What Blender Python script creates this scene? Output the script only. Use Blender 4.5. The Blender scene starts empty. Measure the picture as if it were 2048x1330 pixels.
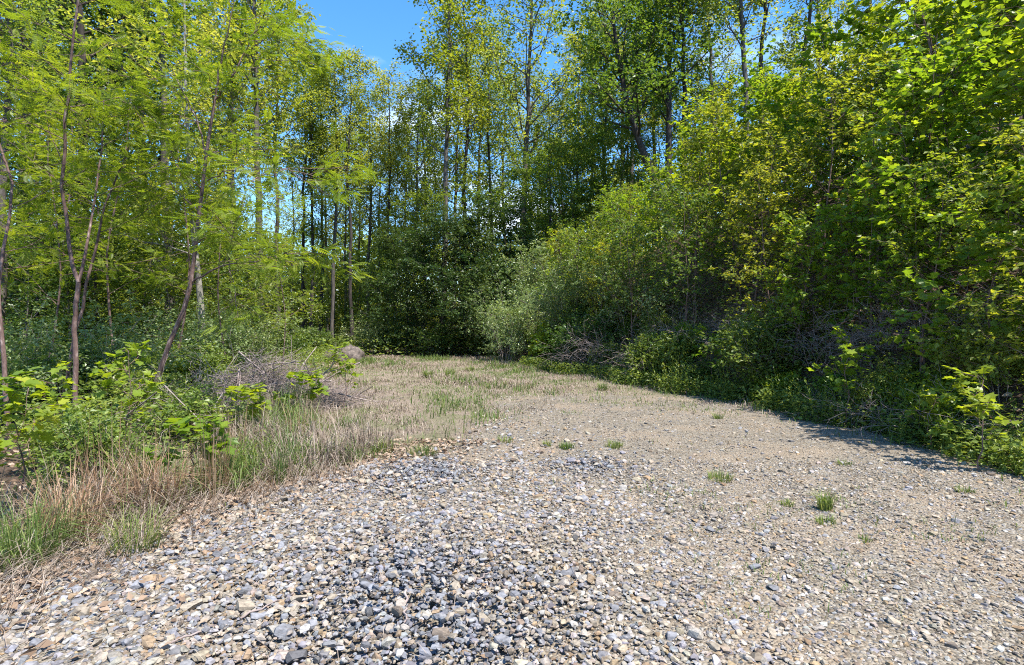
import bpy, math
import numpy as np
from mathutils import Vector
import bmesh

# ------------------------------------------------------------------ camera, sky, sun, exposure
sc = bpy.context.scene
W2, H2, F, HOR = 2048.0, 1330.0, 1137.0, 640.0      # photo size, focal length in its pixels, horizon row
CAMZ = 1.6
cam = bpy.data.cameras.new('camera'); cam_o = bpy.data.objects.new('camera', cam)
sc.collection.objects.link(cam_o); sc.camera = cam_o
cam.sensor_width = 36.0; cam.lens = 36.0 * F / W2
cam.shift_y = -(H2 / 2 - HOR) / W2
cam.clip_start = 0.05; cam.clip_end = 6000
cam_o.location = (0, 0, CAMZ); cam_o.rotation_euler = (math.radians(90), 0, 0)

SUN_EL, SUN_AZ = math.radians(62), math.radians(130)     # azimuth clockwise from +Y
sd = Vector((math.sin(SUN_AZ) * math.cos(SUN_EL), math.cos(SUN_AZ) * math.cos(SUN_EL), math.sin(SUN_EL)))
world = bpy.data.worlds.new('World'); sc.world = world; world.use_nodes = True
nt = world.node_tree; nt.nodes.clear()
wo = nt.nodes.new('ShaderNodeOutputWorld'); bg = nt.nodes.new('ShaderNodeBackground')
sky = nt.nodes.new('ShaderNodeTexSky'); sky.sky_type = 'NISHITA'; sky.sun_disc = False
sky.sun_elevation = SUN_EL; sky.sun_rotation = SUN_AZ
sky.air_density = 1.0; sky.dust_density = 0.3; sky.ozone_density = 2.5; sky.altitude = 700
hs = nt.nodes.new('ShaderNodeHueSaturation'); hs.inputs['Saturation'].default_value = 1.28
hs.inputs['Value'].default_value = .92
geo = nt.nodes.new('ShaderNodeTexCoord'); sep = nt.nodes.new('ShaderNodeSeparateXYZ')
mp = nt.nodes.new('ShaderNodeMapping'); mp.inputs['Scale'].default_value = (1, 1, 2.6)
nz = nt.nodes.new('ShaderNodeTexNoise'); nz.inputs['Scale'].default_value = 3.2
nz.inputs['Detail'].default_value = 7; nz.inputs['Roughness'].default_value = 0.55
rp = nt.nodes.new('ShaderNodeValToRGB'); rp.color_ramp.elements[0].position = 0.56; rp.color_ramp.elements[1].position = 0.74
el = nt.nodes.new('ShaderNodeMapRange'); el.inputs[1].default_value = 0.46; el.inputs[2].default_value = 0.22
mu = nt.nodes.new('ShaderNodeMath'); mu.operation = 'MULTIPLY'
mx = nt.nodes.new('ShaderNodeMixRGB'); mx.inputs[2].default_value = (7.5, 7.8, 8.2, 1)
L = nt.links
L.new(sky.outputs[0], hs.inputs['Color']); L.new(hs.outputs[0], mx.inputs[1])
L.new(geo.outputs['Generated'], sep.inputs[0]); L.new(geo.outputs['Generated'], mp.inputs[0]); L.new(mp.outputs[0], nz.inputs['Vector'])
L.new(nz.outputs[0], rp.inputs[0]); L.new(sep.outputs['Z'], el.inputs[0])
L.new(rp.outputs[0], mu.inputs[0]); L.new(el.outputs[0], mu.inputs[1]); L.new(mu.outputs[0], mx.inputs[0])
L.new(mx.outputs[0], bg.inputs['Color']); bg.inputs['Strength'].default_value = 0.15
L.new(bg.outputs[0], wo.inputs['Surface'])
sun = bpy.data.lights.new('sun', 'SUN'); sun.energy = 4.2; sun.angle = math.radians(0.53); sun.color = (1.0, 0.95, 0.86)
sun_o = bpy.data.objects.new('sun', sun); sc.collection.objects.link(sun_o)
sun_o.location = (20, 10, 40); sun_o.rotation_euler = sd.to_track_quat('Z', 'Y').to_euler()
sc.view_settings.view_transform = 'Standard'; sc.view_settings.look = 'None'
sc.view_settings.gamma = 1.0; sc.view_settings.use_curve_mapping = False
sc.view_settings.exposure = 1.42
sc.render.engine = 'CYCLES'
sc.cycles.filter_width = 1.1; sc.cycles.use_denoising = False
sc.cycles.max_bounces = 8; sc.cycles.diffuse_bounces = 3; sc.cycles.transmission_bounces = 4
sc.cycles.glossy_bounces = 2; sc.cycles.sample_clamp_indirect = 4.0; sc.cycles.caustics_reflective = False

# ------------------------------------------------------------------ small maths
COL = sc.collection
def nrm(v): return v / np.maximum(np.linalg.norm(v, axis=-1, keepdims=True), 1e-9)
def smooth(a, b, x):
    t = np.clip((x - a) / (b - a), 0, 1); return t * t * (3 - 2 * t)
def wav(x, y, s=1.0, seed=0):
    r = np.random.default_rng(900 + seed); v = 0
    for k in range(6):
        a = r.uniform(0, 6.28); f = s * (0.6 + 0.55 * k); p = r.uniform(0, 6.28)
        v = v + np.sin((x * math.cos(a) + y * math.sin(a)) * f + p + 0.7 * np.sin(y * f * .37 + p)) / (1 + .5 * k)
    return v / 3.0
FY = np.array([-40., 0, 4, 6.3, 9.6, 14, 18, 22, 26, 40, 80, 3000])
FX = np.array([5.6, 5.5, 5.55, 5.5, 5.1, 3.5, 1.4, -0.2, -0.5, 0.0, 4, 60])
def footx(y): return np.interp(y, FY, FX)
def bank_d(x, y): return (x - footx(y)) * 0.86
def terrain(x, y):
    x = np.asarray(x, float); y = np.asarray(y, float)
    d = bank_d(x, y)
    z = np.where(d > 0, np.where(d < 7, 0.80 * d, 5.6 + 0.38 * (d - 7)), 0.0)
    z = z * smooth(0, 1.2, d)
    z = np.minimum(z, 12.0 + 6.0 * (1 - np.exp(-np.maximum(z - 12, 0) / 8)))
    z = z + 0.16 * wav(x, y, .9, 3) * smooth(.5, 3, d)
    lf = -x - 2.2 - 0.06 * y
    z = z + 0.10 * wav(x, y, .8, 1) * smooth(0, 2.5, lf) - 0.05 * np.clip(lf - 2, 0, 14)
    z = z + 0.012 * wav(x, y, 2.3, 2) + 0.05 * smooth(0.3, 1.6, lf) * smooth(12, 3, y)
    return z
def px2w(px, Y): return (px - 1024.0) / F * Y
def at(px, py, Y): return np.array([px2w(px, Y), Y, CAMZ + (HOR - py) / F * Y])
# left edge of the gravel (x as a function of depth) and how far the gravel reaches back
GLY = np.array([-2, 2.0, 3.4, 4.4, 5.35, 6.1, 7.0, 7.9, 9.5, 11.4, 13.0, 14.5])
GLX = np.array([-3.3, -3.15, -2.9, -2.65, -2.2, -1.65, -0.85, -0.30, -0.35, -0.4, 1.2, 3.3])
XLY = np.array([-5, 3, 5, 8.7, 11, 16, 22, 26, 60]); XLX = np.array([-3.6, -3.2, -3.2, -4.2, -4.9, -5.6, -6.9, -7.5, -14])
def clear_left(y): return np.interp(y, XLY, XLX)
def gravel_mask(x, y):
    """>0 on gravel, in metres"""
    n = 0.22 * wav(x, y, 2.2, 5) + 0.12 * wav(x, y, 6.0, 6)
    a = x - np.interp(y, GLY, GLX) + n
    b = footx(y) - 0.15 - x + n
    c = 12.3 - y + 3.5 * n
    return np.minimum(np.minimum(a, b), c)

# ------------------------------------------------------------------ mesh collecting
class Geo:
    def __init__(s): s.v = []; s.f = []; s.tone = []; s.sm = []; s.col = []; s.n = 0; s.mi = []
    def add(s, v, f, tone=None, sm=False, col=None, mi=0):
        v = np.asarray(v, np.float32).reshape(-1, 3); f = np.asarray(f, np.int64)
        if not len(f): return
        s.v.append(v); s.f.append(f + s.n); s.n += len(v)
        s.tone.append(np.full(len(f), .5, np.float32) if tone is None else np.asarray(tone, np.float32))
        s.col.append(np.ones((len(f), 4), np.float32) if col is None else np.asarray(col, np.float32))
        s.sm.append(np.full(len(f), sm)); s.mi.append(np.full(len(f), mi, np.int32))
    def mesh(s, name, mats, color=False):
        me = bpy.data.meshes.new(name)
        V = np.concatenate(s.v); me.vertices.add(len(V)); me.vertices.foreach_set('co', V.ravel())
        tot = np.concatenate([np.full(len(f), f.shape[1], np.int32) for f in s.f])
        lp = np.concatenate([f.ravel() for f in s.f]).astype(np.int32)
        st = np.concatenate([[0], np.cumsum(tot)[:-1]]).astype(np.int32)
        me.loops.add(len(lp)); me.loops.foreach_set('vertex_index', lp)
        me.polygons.add(len(tot)); me.polygons.foreach_set('loop_start', st)
        me.polygons.foreach_set('use_smooth', np.concatenate(s.sm))
        me.polygons.foreach_set('material_index', np.concatenate(s.mi))
        me.attributes.new('tone', 'FLOAT', 'FACE').data.foreach_set('value', np.concatenate(s.tone))
        if color: me.attributes.new('col', 'FLOAT_COLOR', 'FACE').data.foreach_set('color', np.concatenate(s.col).ravel())
        for m in (mats if isinstance(mats, (list, tuple)) else [mats]): me.materials.append(m)
        me.update(calc_edges=True)
        return me

def tubes(g, P, R, k, tone=None, mi=0, col=None, sm=True):
    P = np.asarray(P, float); R = np.asarray(R, float)
    if P.ndim == 2: P = P[None]; R = R[None]
    T, n, _ = P.shape
    if T == 0: return
    tan = nrm(np.gradient(P, axis=1))
    ref = np.where(np.abs(nrm(P[:, -1] - P[:, 0])[:, 2:3]) > .8, np.array([[1., 0.03, 0]]), np.array([[0.02, 0.01, 1.]]))[:, None, :]
    a = nrm(np.cross(tan, np.broadcast_to(ref, tan.shape))); b = np.cross(tan, a)
    th = np.arange(k) * 2 * np.pi / k
    ring = a[:, :, None, :] * np.cos(th)[None, None, :, None] + b[:, :, None, :] * np.sin(th)[None, None, :, None]
    V = P[:, :, None, :] + ring * R[:, :, None, None]
    base = (np.arange(T) * n * k)[:, None, None]; i = (np.arange(n - 1) * k)[None, :, None]; j = np.arange(k)[None, None, :]; j2 = (j + 1) % k
    q = np.stack([base + i + j, base + i + j2, base + i + k + j2, base + i + k + j], -1).reshape(-1, 4)
    per = (n - 1) * k
    g.add(V, q, None if tone is None else np.repeat(np.broadcast_to(tone, T), per), sm, None if col is None else np.repeat(col, per, axis=0), mi)

def grow(r, P, R, m, t0, t1, Lf, ang, up=0.0, npts=4, jit=.12, rfac=.55, flat=1.0, angsd=.18, rend=.3):
    T, n, _ = P.shape
    t = t0 + (t1 - t0) * (np.arange(m)[None, :] + r.random((T, m))) / m
    f = np.clip(t, 0, .9999) * (n - 1); i = np.floor(f).astype(int); fr = (f - i)[..., None]
    rows = np.arange(T)[:, None]
    p = P[rows, i] * (1 - fr) + P[rows, i + 1] * fr
    tan = nrm(P[rows, i + 1] - P[rows, i])
    rad = R[rows, i] * (1 - fr[..., 0]) + R[rows, i + 1] * fr[..., 0]
    ref = np.where(np.abs(tan[..., 2:3]) > .85, np.array([1., 0, 0]), np.array([0, 0, 1.]))
    a = nrm(np.cross(tan, ref)); b = np.cross(tan, a)
    phi = (np.arange(m) * 2.4)[None, :] + r.random((T, 1)) * 6.28 + r.normal(0, .5, (T, m))
    an = ang + r.normal(0, angsd, (T, m))
    d = np.cos(an)[..., None] * tan + np.sin(an)[..., None] * (np.cos(phi)[..., None] * a + np.sin(phi)[..., None] * b)
    d[..., 2] *= flat; d = nrm(d)
    Ln = (Lf(t) * r.uniform(.7, 1.25, (T, m)))
    pts = [p]
    for k in range(npts - 1):
        p = p + d * (Ln / (npts - 1))[..., None]; pts.append(p)
        d = d + r.normal(0, jit, d.shape); d[..., 2] += up; d = nrm(d)
    Pc = np.stack(pts, 2).reshape(T * m, npts, 3)
    Rc = (np.minimum(rad * rfac, 1)[..., None] * np.linspace(1, rend, npts)).reshape(T * m, npts)
    return Pc, Rc

# leaf shapes: x across, y along the leaf, z up
OVAL = (np.array([[0, 0, 0], [.30, .45, .07], [0, 1, -.10], [-.30, .45, .07]]), np.array([[0, 1, 2], [0, 2, 3]]))
def _lobed():
    pts = [(0, 0), (.22, .02), (.50, .16), (.36, .36), (.58, .66), (.26, .64), (.0, 1.0), (-.26, .64), (-.58, .66), (-.36, .36), (-.50, .16), (-.22, .02)]
    v = [[0, .42, .0]] + [[x, y, .10 * abs(x) - .16 * (y - .42) ** 2 + .02] for x, y in pts]
    n = len(pts); return np.array(v), np.array([[0, 1 + i, 1 + (i + 1) % n] for i in range(n)])
LOBED = _lobed()
def _pinnate(np_=9):
    v = []; f = []
    def lf(o, d, L):
        d = np.array(d) / np.linalg.norm(d); s = np.array([d[1], -d[0], 0]); b = len(v)
        o = np.array(o)
        v.extend([o, o + d * L * .5 + s * L * .22, o + d * L + np.array([0, 0, -.03]), o + d * L * .5 - s * L * .24]); f.append([b, b + 1, b + 2]); f.append([b, b + 2, b + 3])
    for i in range(np_):
        y = .12 + .78 * i / np_; L = .20 * math.sin(.5 + 2.2 * (i + .5) / np_)
        for s in (-1, 1): lf((0, y, -.12 * y * y), (s, .42, -.08), L)
    lf((0, .86, -.1), (0, 1, -.1), .16)
    b = len(v); v.extend([np.array([-.008, 0, 0]), np.array([.008, 0, 0]), np.array([0, .9, -.11])]); f.append([b, b + 1, b + 2])
    return np.array(v), np.array(f)
PINN = _pinnate()
LANCE = (np.array([[-.04, 0, 0], [.04, 0, 0], [-.09, .4, .05], [.09, .4, .05], [0, 1, -.12]]), np.array([[0, 1, 3], [0, 3, 2], [2, 3, 4]]))

def leaves(g, r, pos, direc, normal, size, tpl, tone=None, mi=0):
    N = len(pos)
    if N == 0: return
    y = nrm(direc); z = nrm(normal - (normal * y).sum(-1, keepdims=True) * y); x = np.cross(y, z)
    tv, tf = tpl; sz = np.asarray(size).reshape(-1, 1, 1)
    V = pos[:, None, :] + sz * (tv[None, :, 0:1] * x[:, None, :] + tv[None, :, 1:2] * y[:, None, :] + tv[None, :, 2:3] * z[:, None, :])
    Fc = (tf[None] + (np.arange(N) * len(tv))[:, None, None]).reshape(-1, 3)
    if tone is None: tone = r.random(N)
    g.add(V, Fc, np.repeat(tone, len(tf)), False, None, mi)

def leafy(g, r, P, per, size, tpl, t0=.25, tilt=.45, droop=-.15, spread=.05, tone_c=None, sizesd=.25, mi=0):
    """leaves along twigs P[T,n,3]"""
    T, n, _ = P.shape
    t = t0 + (1 - t0) * r.random((T, per)); f = np.clip(t, 0, .999) * (n - 1); i = np.floor(f).astype(int); fr = (f - i)[..., None]
    rows = np.arange(T)[:, None]
    p = P[rows, i] * (1 - fr) + P[rows, i + 1] * fr + r.normal(0, spread, (T, per, 3))
    tan = nrm(P[rows, i + 1] - P[rows, i])
    d = tan * .6 + r.normal(0, .7, (T, per, 3)); d[..., 2] = d[..., 2] * .5 + droop
    nn = np.array([0, 0, 1.]) + r.normal(0, tilt, (T, per, 3))
    s = size * np.clip(r.normal(1, sizesd, (T, per)), .4, 1.8)
    base = r.random((T, 1)) * .5 + r.random((T, per)) * .5
    leaves(g, r, p.reshape(-1, 3), d.reshape(-1, 3), nn.reshape(-1, 3), s.reshape(-1), tpl, base.reshape(-1), mi)

# ------------------------------------------------------------------ materials
def new_mat(name):
    m = bpy.data.materials.new(name); m.use_nodes = True; m.node_tree.nodes.clear(); return m, m.node_tree.nodes, m.node_tree.links
def ramp(N, stops):
    c = N.new('ShaderNodeValToRGB'); e = c.color_ramp.elements
    while len(e) < len(stops): e.new(0.5)
    for k, (p, col) in enumerate(stops): e[k].position = p; e[k].color = (*col, 1)
    return c
def leaf_mat(name, c0, c1, c2, trans=.5, tcol=(1.5, 1.35, .5), rough=.42, hue=.02, spec=.35, back=None):
    m, N, K = new_mat(name)
    out = N.new('ShaderNodeOutputMaterial'); at_ = N.new('ShaderNodeAttribute'); at_.attribute_name = 'tone'
    cr = ramp(N, [(0, c0), (.55, c1), (1, c2)]); K.new(at_.outputs['Fac'], cr.inputs[0])
    oi = N.new('ShaderNodeObjectInfo'); h = N.new('ShaderNodeHueSaturation')
    mr = N.new('ShaderNodeMapRange'); mr.inputs[3].default_value = .5 - hue; mr.inputs[4].default_value = .5 + hue
    mr2 = N.new('ShaderNodeMapRange'); mr2.inputs[3].default_value = 1.15; mr2.inputs[4].default_value = .85
    K.new(oi.outputs['Random'], mr.inputs[0]); K.new(oi.outputs['Random'], mr2.inputs[0])
    K.new(mr.outputs[0], h.inputs['Hue']); K.new(mr2.outputs[0], h.inputs['Value']); K.new(cr.outputs[0], h.inputs['Color'])
    p = N.new('ShaderNodeBsdfPrincipled'); p.inputs['Roughness'].default_value = rough; p.inputs['Specular IOR Level'].default_value = spec
    K.new(h.outputs[0], p.inputs['Base Color'])
    tm = N.new('ShaderNodeMixRGB'); tm.blend_type = 'MULTIPLY'; tm.inputs[0].default_value = 1; tm.inputs[2].default_value = (*tcol, 1)
    K.new(h.outputs[0], tm.inputs[1])
    tr = N.new('ShaderNodeBsdfTranslucent'); K.new(tm.outputs[0], tr.inputs['Color'])
    mix = N.new('ShaderNodeMixShader'); mix.inputs[0].default_value = trans
    K.new(p.outputs[0], mix.inputs[1]); K.new(tr.outputs[0], mix.inputs[2]); K.new(mix.outputs[0], out.inputs['Surface'])
    return m
def rough_mat(name, stops, scale=6, stretch=(1, 1, 1), bump=.4, rough=.9, attr=None, spec=.2, detail=6, bumpdist=.02, pos=False):
    m, N, K = new_mat(name)
    out = N.new('ShaderNodeOutputMaterial'); p = N.new('ShaderNodeBsdfPrincipled'); p.inputs['Roughness'].default_value = rough
    p.inputs['Specular IOR Level'].default_value = spec
    tc = N.new('ShaderNodeTexCoord'); mp = N.new('ShaderNodeMapping'); mp.inputs['Scale'].default_value = stretch
    K.new(N.new('ShaderNodeNewGeometry').outputs['Position'] if pos else tc.outputs['Object'], mp.inputs[0])
    nz = N.new('ShaderNodeTexNoise'); nz.inputs['Scale'].default_value = scale; nz.inputs['Detail'].default_value = detail; nz.inputs['Roughness'].default_value = .65
    K.new(mp.outputs[0], nz.inputs['Vector'])
    cr = ramp(N, stops); K.new(nz.outputs[0], cr.inputs[0]); last = cr.outputs[0]
    if attr:
        a = N.new('ShaderNodeAttribute'); a.attribute_name = attr
        mm = N.new('ShaderNodeMixRGB'); mm.blend_type = 'MULTIPLY'; mm.inputs[0].default_value = 1
        K.new(last, mm.inputs[1]); K.new(a.outputs['Color'], mm.inputs[2]); last = mm.outputs[0]
    K.new(last, p.inputs['Base Color'])
    b = N.new('ShaderNodeBump'); b.inputs['Strength'].default_value = bump; b.inputs['Distance'].default_value = bumpdist
    K.new(nz.outputs[0], b.inputs['Height']); K.new(b.outputs[0], p.inputs['Normal']); K.new(p.outputs[0], out.inputs['Surface'])
    return m
M = {}
M['tall'] = leaf_mat('leaf_tall_tree', (0.100, 0.145, 0.030), (0.19, 0.25, 0.05), (0.31, 0.355, 0.09), .58, (1.9, 1.65, .7))
M['tall_y'] = leaf_mat('leaf_tall_yellow', (0.125, 0.175, 0.022), (0.237, 0.288, 0.037), (0.362, 0.388, 0.050), .55, (1.6, 1.4, .5))
M['under'] = leaf_mat('leaf_understory', (0.070, 0.122, 0.024), (0.132, 0.200, 0.036), (0.22, 0.285, 0.055), .48, (1.75, 1.55, .55))
M['locust'] = leaf_mat('leaf_locust', (0.108, 0.158, 0.020), (0.195, 0.25, 0.028), (0.32, 0.345, 0.045), .55, (1.5, 1.45, .5))
M['lobed'] = leaf_mat('leaf_lobed', (0.101, 0.176, 0.024), (0.189, 0.277, 0.032), (0.311, 0.378, 0.041), .55, (1.7, 1.55, .45), .38)
M['olive'] = leaf_mat('leaf_silver', (0.120, 0.175, 0.060), (0.20, 0.265, 0.095), (0.36, 0.42, 0.20), .38, (1.4, 1.4, .7), .35, .015, .5)
M['dark'] = leaf_mat('leaf_dark', (0.050, 0.095, 0.022), (0.092, 0.150, 0.030), (0.165, 0.225, 0.045), .40, (1.6, 1.5, .6), .4)
M['deep'] = leaf_mat('leaf_green_shaded', (.022, .048, .014), (.045, .085, .022), (.095, .145, .04), .35, (1.6, 1.5, .6), .4)  # greens darkened so the colour carries the shadow of hill and trees
M['forb'] = leaf_mat('leaf_forb', (0.085, 0.14, 0.030), (0.155, 0.215, 0.042), (0.26, 0.31, 0.065), .42, (1.5, 1.45, .6), .4)
M['grass'] = leaf_mat('grass_blade', (0.080, 0.140, 0.034), (0.145, 0.205, 0.052), (0.26, 0.30, 0.10), .40, (1.4, 1.3, .6), .5)
M['straw'] = leaf_mat('dry_straw', (0.16, 0.118, 0.088), (0.29, 0.228, 0.178), (0.44, 0.37, 0.30), .30, (1.1, 1.0, .8), .7, .008)
M['rust'] = leaf_mat('dry_rust_grass', (0.17, 0.095, 0.05), (0.31, 0.195, 0.115), (0.44, 0.33, 0.22), .30, (1.1, 1.0, .8), .7, .008)
M['litter'] = leaf_mat('dead_leaf', (0.140, 0.085, 0.055), (0.320, 0.220, 0.150), (0.500, 0.380, 0.290), .18, (1.1, 1.0, .8), .75, .01)
M['bark'] = rough_mat('bark_grey', [(.3, (.035, .030, .028)), (.55, (.105, .09, .078)), (.75, (.21, .19, .165))], 7, (1, 1, .22), .7)
M['bark_pale'] = rough_mat('bark_pale', [(.3, (.10, .09, .08)), (.55, (.24, .22, .19)), (.75, (.38, .35, .31))], 7, (1, 1, .25), .6)
M['bark_dark'] = rough_mat('bark_dark', [(.3, (.018, .015, .014)), (.55, (.055, .045, .04)), (.75, (.11, .095, .08))], 8, (1, 1, .25), .7)
M['bark_red'] = rough_mat('bark_reddish', [(.3, (.06, .038, .032)), (.55, (.17, .11, .095)), (.72, (.36, .28, .25))], 22, (1, 1, .35), .5)
M['twig'] = rough_mat('dead_twig', [(.3, (.14, .105, .095)), (.55, (.29, .235, .215)), (.75, (.45, .39, .36))], 9, (1, 1, 1), .2)
M['stone'] = rough_mat('stone', [(.30, (.46, .45, .44)), (.50, (.84, .835, .83)), (.72, (1.18, 1.15, 1.11))], 34, (1, 1.6, 2.6), .6, .9, 'col', .18, 6, .006, True)

# ------------------------------------------------------------------ object bookkeeping
def link(o): COL.objects.link(o); return o
def tag(o, label, cat, group=None):
    o['label'] = label; o['category'] = cat
    if group: o['group'] = group
def part(name, me, parent):
    o = link(bpy.data.objects.new(name, me)); o.parent = parent; return o
def thing(name, parts, x, y, z=None, rz=0., s=1., label='', cat='', group=None, sz=None, tilt=(0, 0)):
    e = link(bpy.data.objects.new(name, None)); e.empty_display_size = .3
    e.location = (x, y, float(terrain(x, y)) - .02 if z is None else z)
    e.rotation_euler = (tilt[0], tilt[1], rz); e.scale = (s, s, s if sz is None else sz)
    tag(e, label, cat, group)
    for n, me in parts: part(n, me, e)
    return e
ORD = ['', 'first', 'second', 'third', 'fourth', 'fifth', 'sixth', 'seventh', 'eighth', 'ninth', 'tenth', 'eleventh', 'twelfth']
def ordinal(n):
    if n <= 12: return ORD[n]
    return '%d%s' % (n, 'th' if 10 <= n % 100 <= 20 else {1: 'st', 2: 'nd', 3: 'rd'}.get(n % 10, 'th'))
def order_labels(objs, look, where, zones=None):
    """labels by neighbourhood, nearer or farther row, and order from left to right"""
    px = lambda o: 1024 + F * o.location.x / max(o.location.y, .5)
    zones = zones or [(1e9, where)]; sets = {}
    for o in objs:
        z = next(n for lim, n in zones if px(o) < lim); sets.setdefault(z, []).append(o)
    for z, os_ in sets.items():
        rows = [('', os_)]
        if len(os_) > 6:
            md = sorted(o.location.y for o in os_)[len(os_) // 2]
            rows = [('nearer ', [o for o in os_ if o.location.y < md]), ('farther ', [o for o in os_ if o.location.y >= md])]
        for rn, ob in rows:
            ob = sorted(ob, key=px)
            for k, o in enumerate(ob):
                w = 'only' if len(ob) == 1 else 'leftmost' if k == 0 else 'rightmost' if k == len(ob) - 1 else ordinal(k + 1) + ' from left'
                o['label'] = '%s, %s %s %s%s' % (look, w, 'of the' if 'from' in w else 'of', rn, 'ones ' + z) if w != 'only' else '%s, the only %sone %s' % (look, rn, z)
                o['label'] = o['label'].replace(' of nearer', ' of the nearer').replace(' of farther', ' of the farther').replace(' of ones', ' of those').replace(' of the ones', ' of those')
def struct(name, me, kind='structure', parent=None):
    o = link(bpy.data.objects.new(name, me)); o['kind'] = kind
    if parent: o.parent = parent
    return o

# ------------------------------------------------------------------ ground
def spaced(a, b, fine, far, lim):
    v = list(np.arange(a, b + 1e-6, fine)); st = fine; x = b
    while x < lim: st *= far; x += st; v.append(x)
    st = fine; x = a; lo = []
    while x > -lim: st *= far; x -= st; lo.append(x)
    return np.array(lo[::-1] + v)
gx = spaced(-9, 13, .16, 1.16, 2500); gy = spaced(0, 27, .16, 1.16, 2500)
X, Y = np.meshgrid(gx, gy); Z = terrain(X, Y)
ny, nx = X.shape
idx = np.arange(nx * ny).reshape(ny, nx)
q = np.stack([idx[:-1, :-1], idx[:-1, 1:], idx[1:, 1:], idx[1:, :-1]], -1).reshape(-1, 4)
g = Geo(); g.add(np.stack([X, Y, Z], -1), q, sm=True)
def ground_mat():
    m, N, K = new_mat('forest_ground')
    out = N.new('ShaderNodeOutputMaterial'); p = N.new('ShaderNodeBsdfPrincipled'); p.inputs['Roughness'].default_value = .95
    p.inputs['Specular IOR Level'].default_value = .1
    tc = N.new('ShaderNodeTexCoord')
    n1 = N.new('ShaderNodeTexNoise'); n1.inputs['Scale'].default_value = 34; n1.inputs['Detail'].default_value = 9; n1.inputs['Roughness'].default_value = .82
    n2 = N.new('ShaderNodeTexNoise'); n2.inputs['Scale'].default_value = 1.3; n2.inputs['Detail'].default_value = 4
    for n in (n1, n2): K.new(tc.outputs['Object'], n.inputs['Vector'])
    meadow = ramp(N, [(.32, (.07, .053, .04)), (.52, (.23, .182, .142)), (.70, (.42, .35, .29))]); K.new(n1.outputs[0], meadow.inputs[0])
    green = ramp(N, [(.32, (.06, .062, .035)), (.52, (.17, .155, .095)), (.7, (.33, .29, .20))]); K.new(n1.outputs[0], green.inputs[0])
    pr = ramp(N, [(.42, (0, 0, 0)), (.60, (1, 1, 1))]); K.new(n2.outputs[0], pr.inputs[0])
    a = N.new('ShaderNodeMixRGB'); K.new(pr.outputs[0], a.inputs[0]); K.new(meadow.outputs[0], a.inputs[1]); K.new(green.outputs[0], a.inputs[2])
    wood = ramp(N, [(.3, (.035, .024, .018)), (.52, (.10, .07, .05)), (.75, (.21, .15, .115))]); K.new(n1.outputs[0], wood.inputs[0])
    at_ = N.new('ShaderNodeAttribute'); at_.attribute_name = 'wood'
    b = N.new('ShaderNodeMixRGB'); K.new(at_.outputs['Fac'], b.inputs[0]); K.new(a.outputs[0], b.inputs[1]); K.new(wood.outputs[0], b.inputs[2])
    K.new(b.outputs[0], p.inputs['Base Color'])
    bm_ = N.new('ShaderNodeBump'); bm_.inputs['Strength'].default_value = .8; bm_.inputs['Distance'].default_value = .04
    K.new(n1.outputs[0], bm_.inputs['Height']); K.new(bm_.outputs[0], p.inputs['Normal']); K.new(p.outputs[0], out.inputs['Surface'])
    return m
me = g.mesh('ground', ground_mat())
wd = np.maximum(smooth(-.2, .8, bank_d(X, Y)), np.maximum(smooth(23, 26, Y), smooth(0, 1.6, clear_left(Y) - X)))
me.attributes.new('wood', 'FLOAT', 'POINT').data.foreach_set('value', wd.astype(np.float32).ravel())
ground = struct('ground', me)

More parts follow.
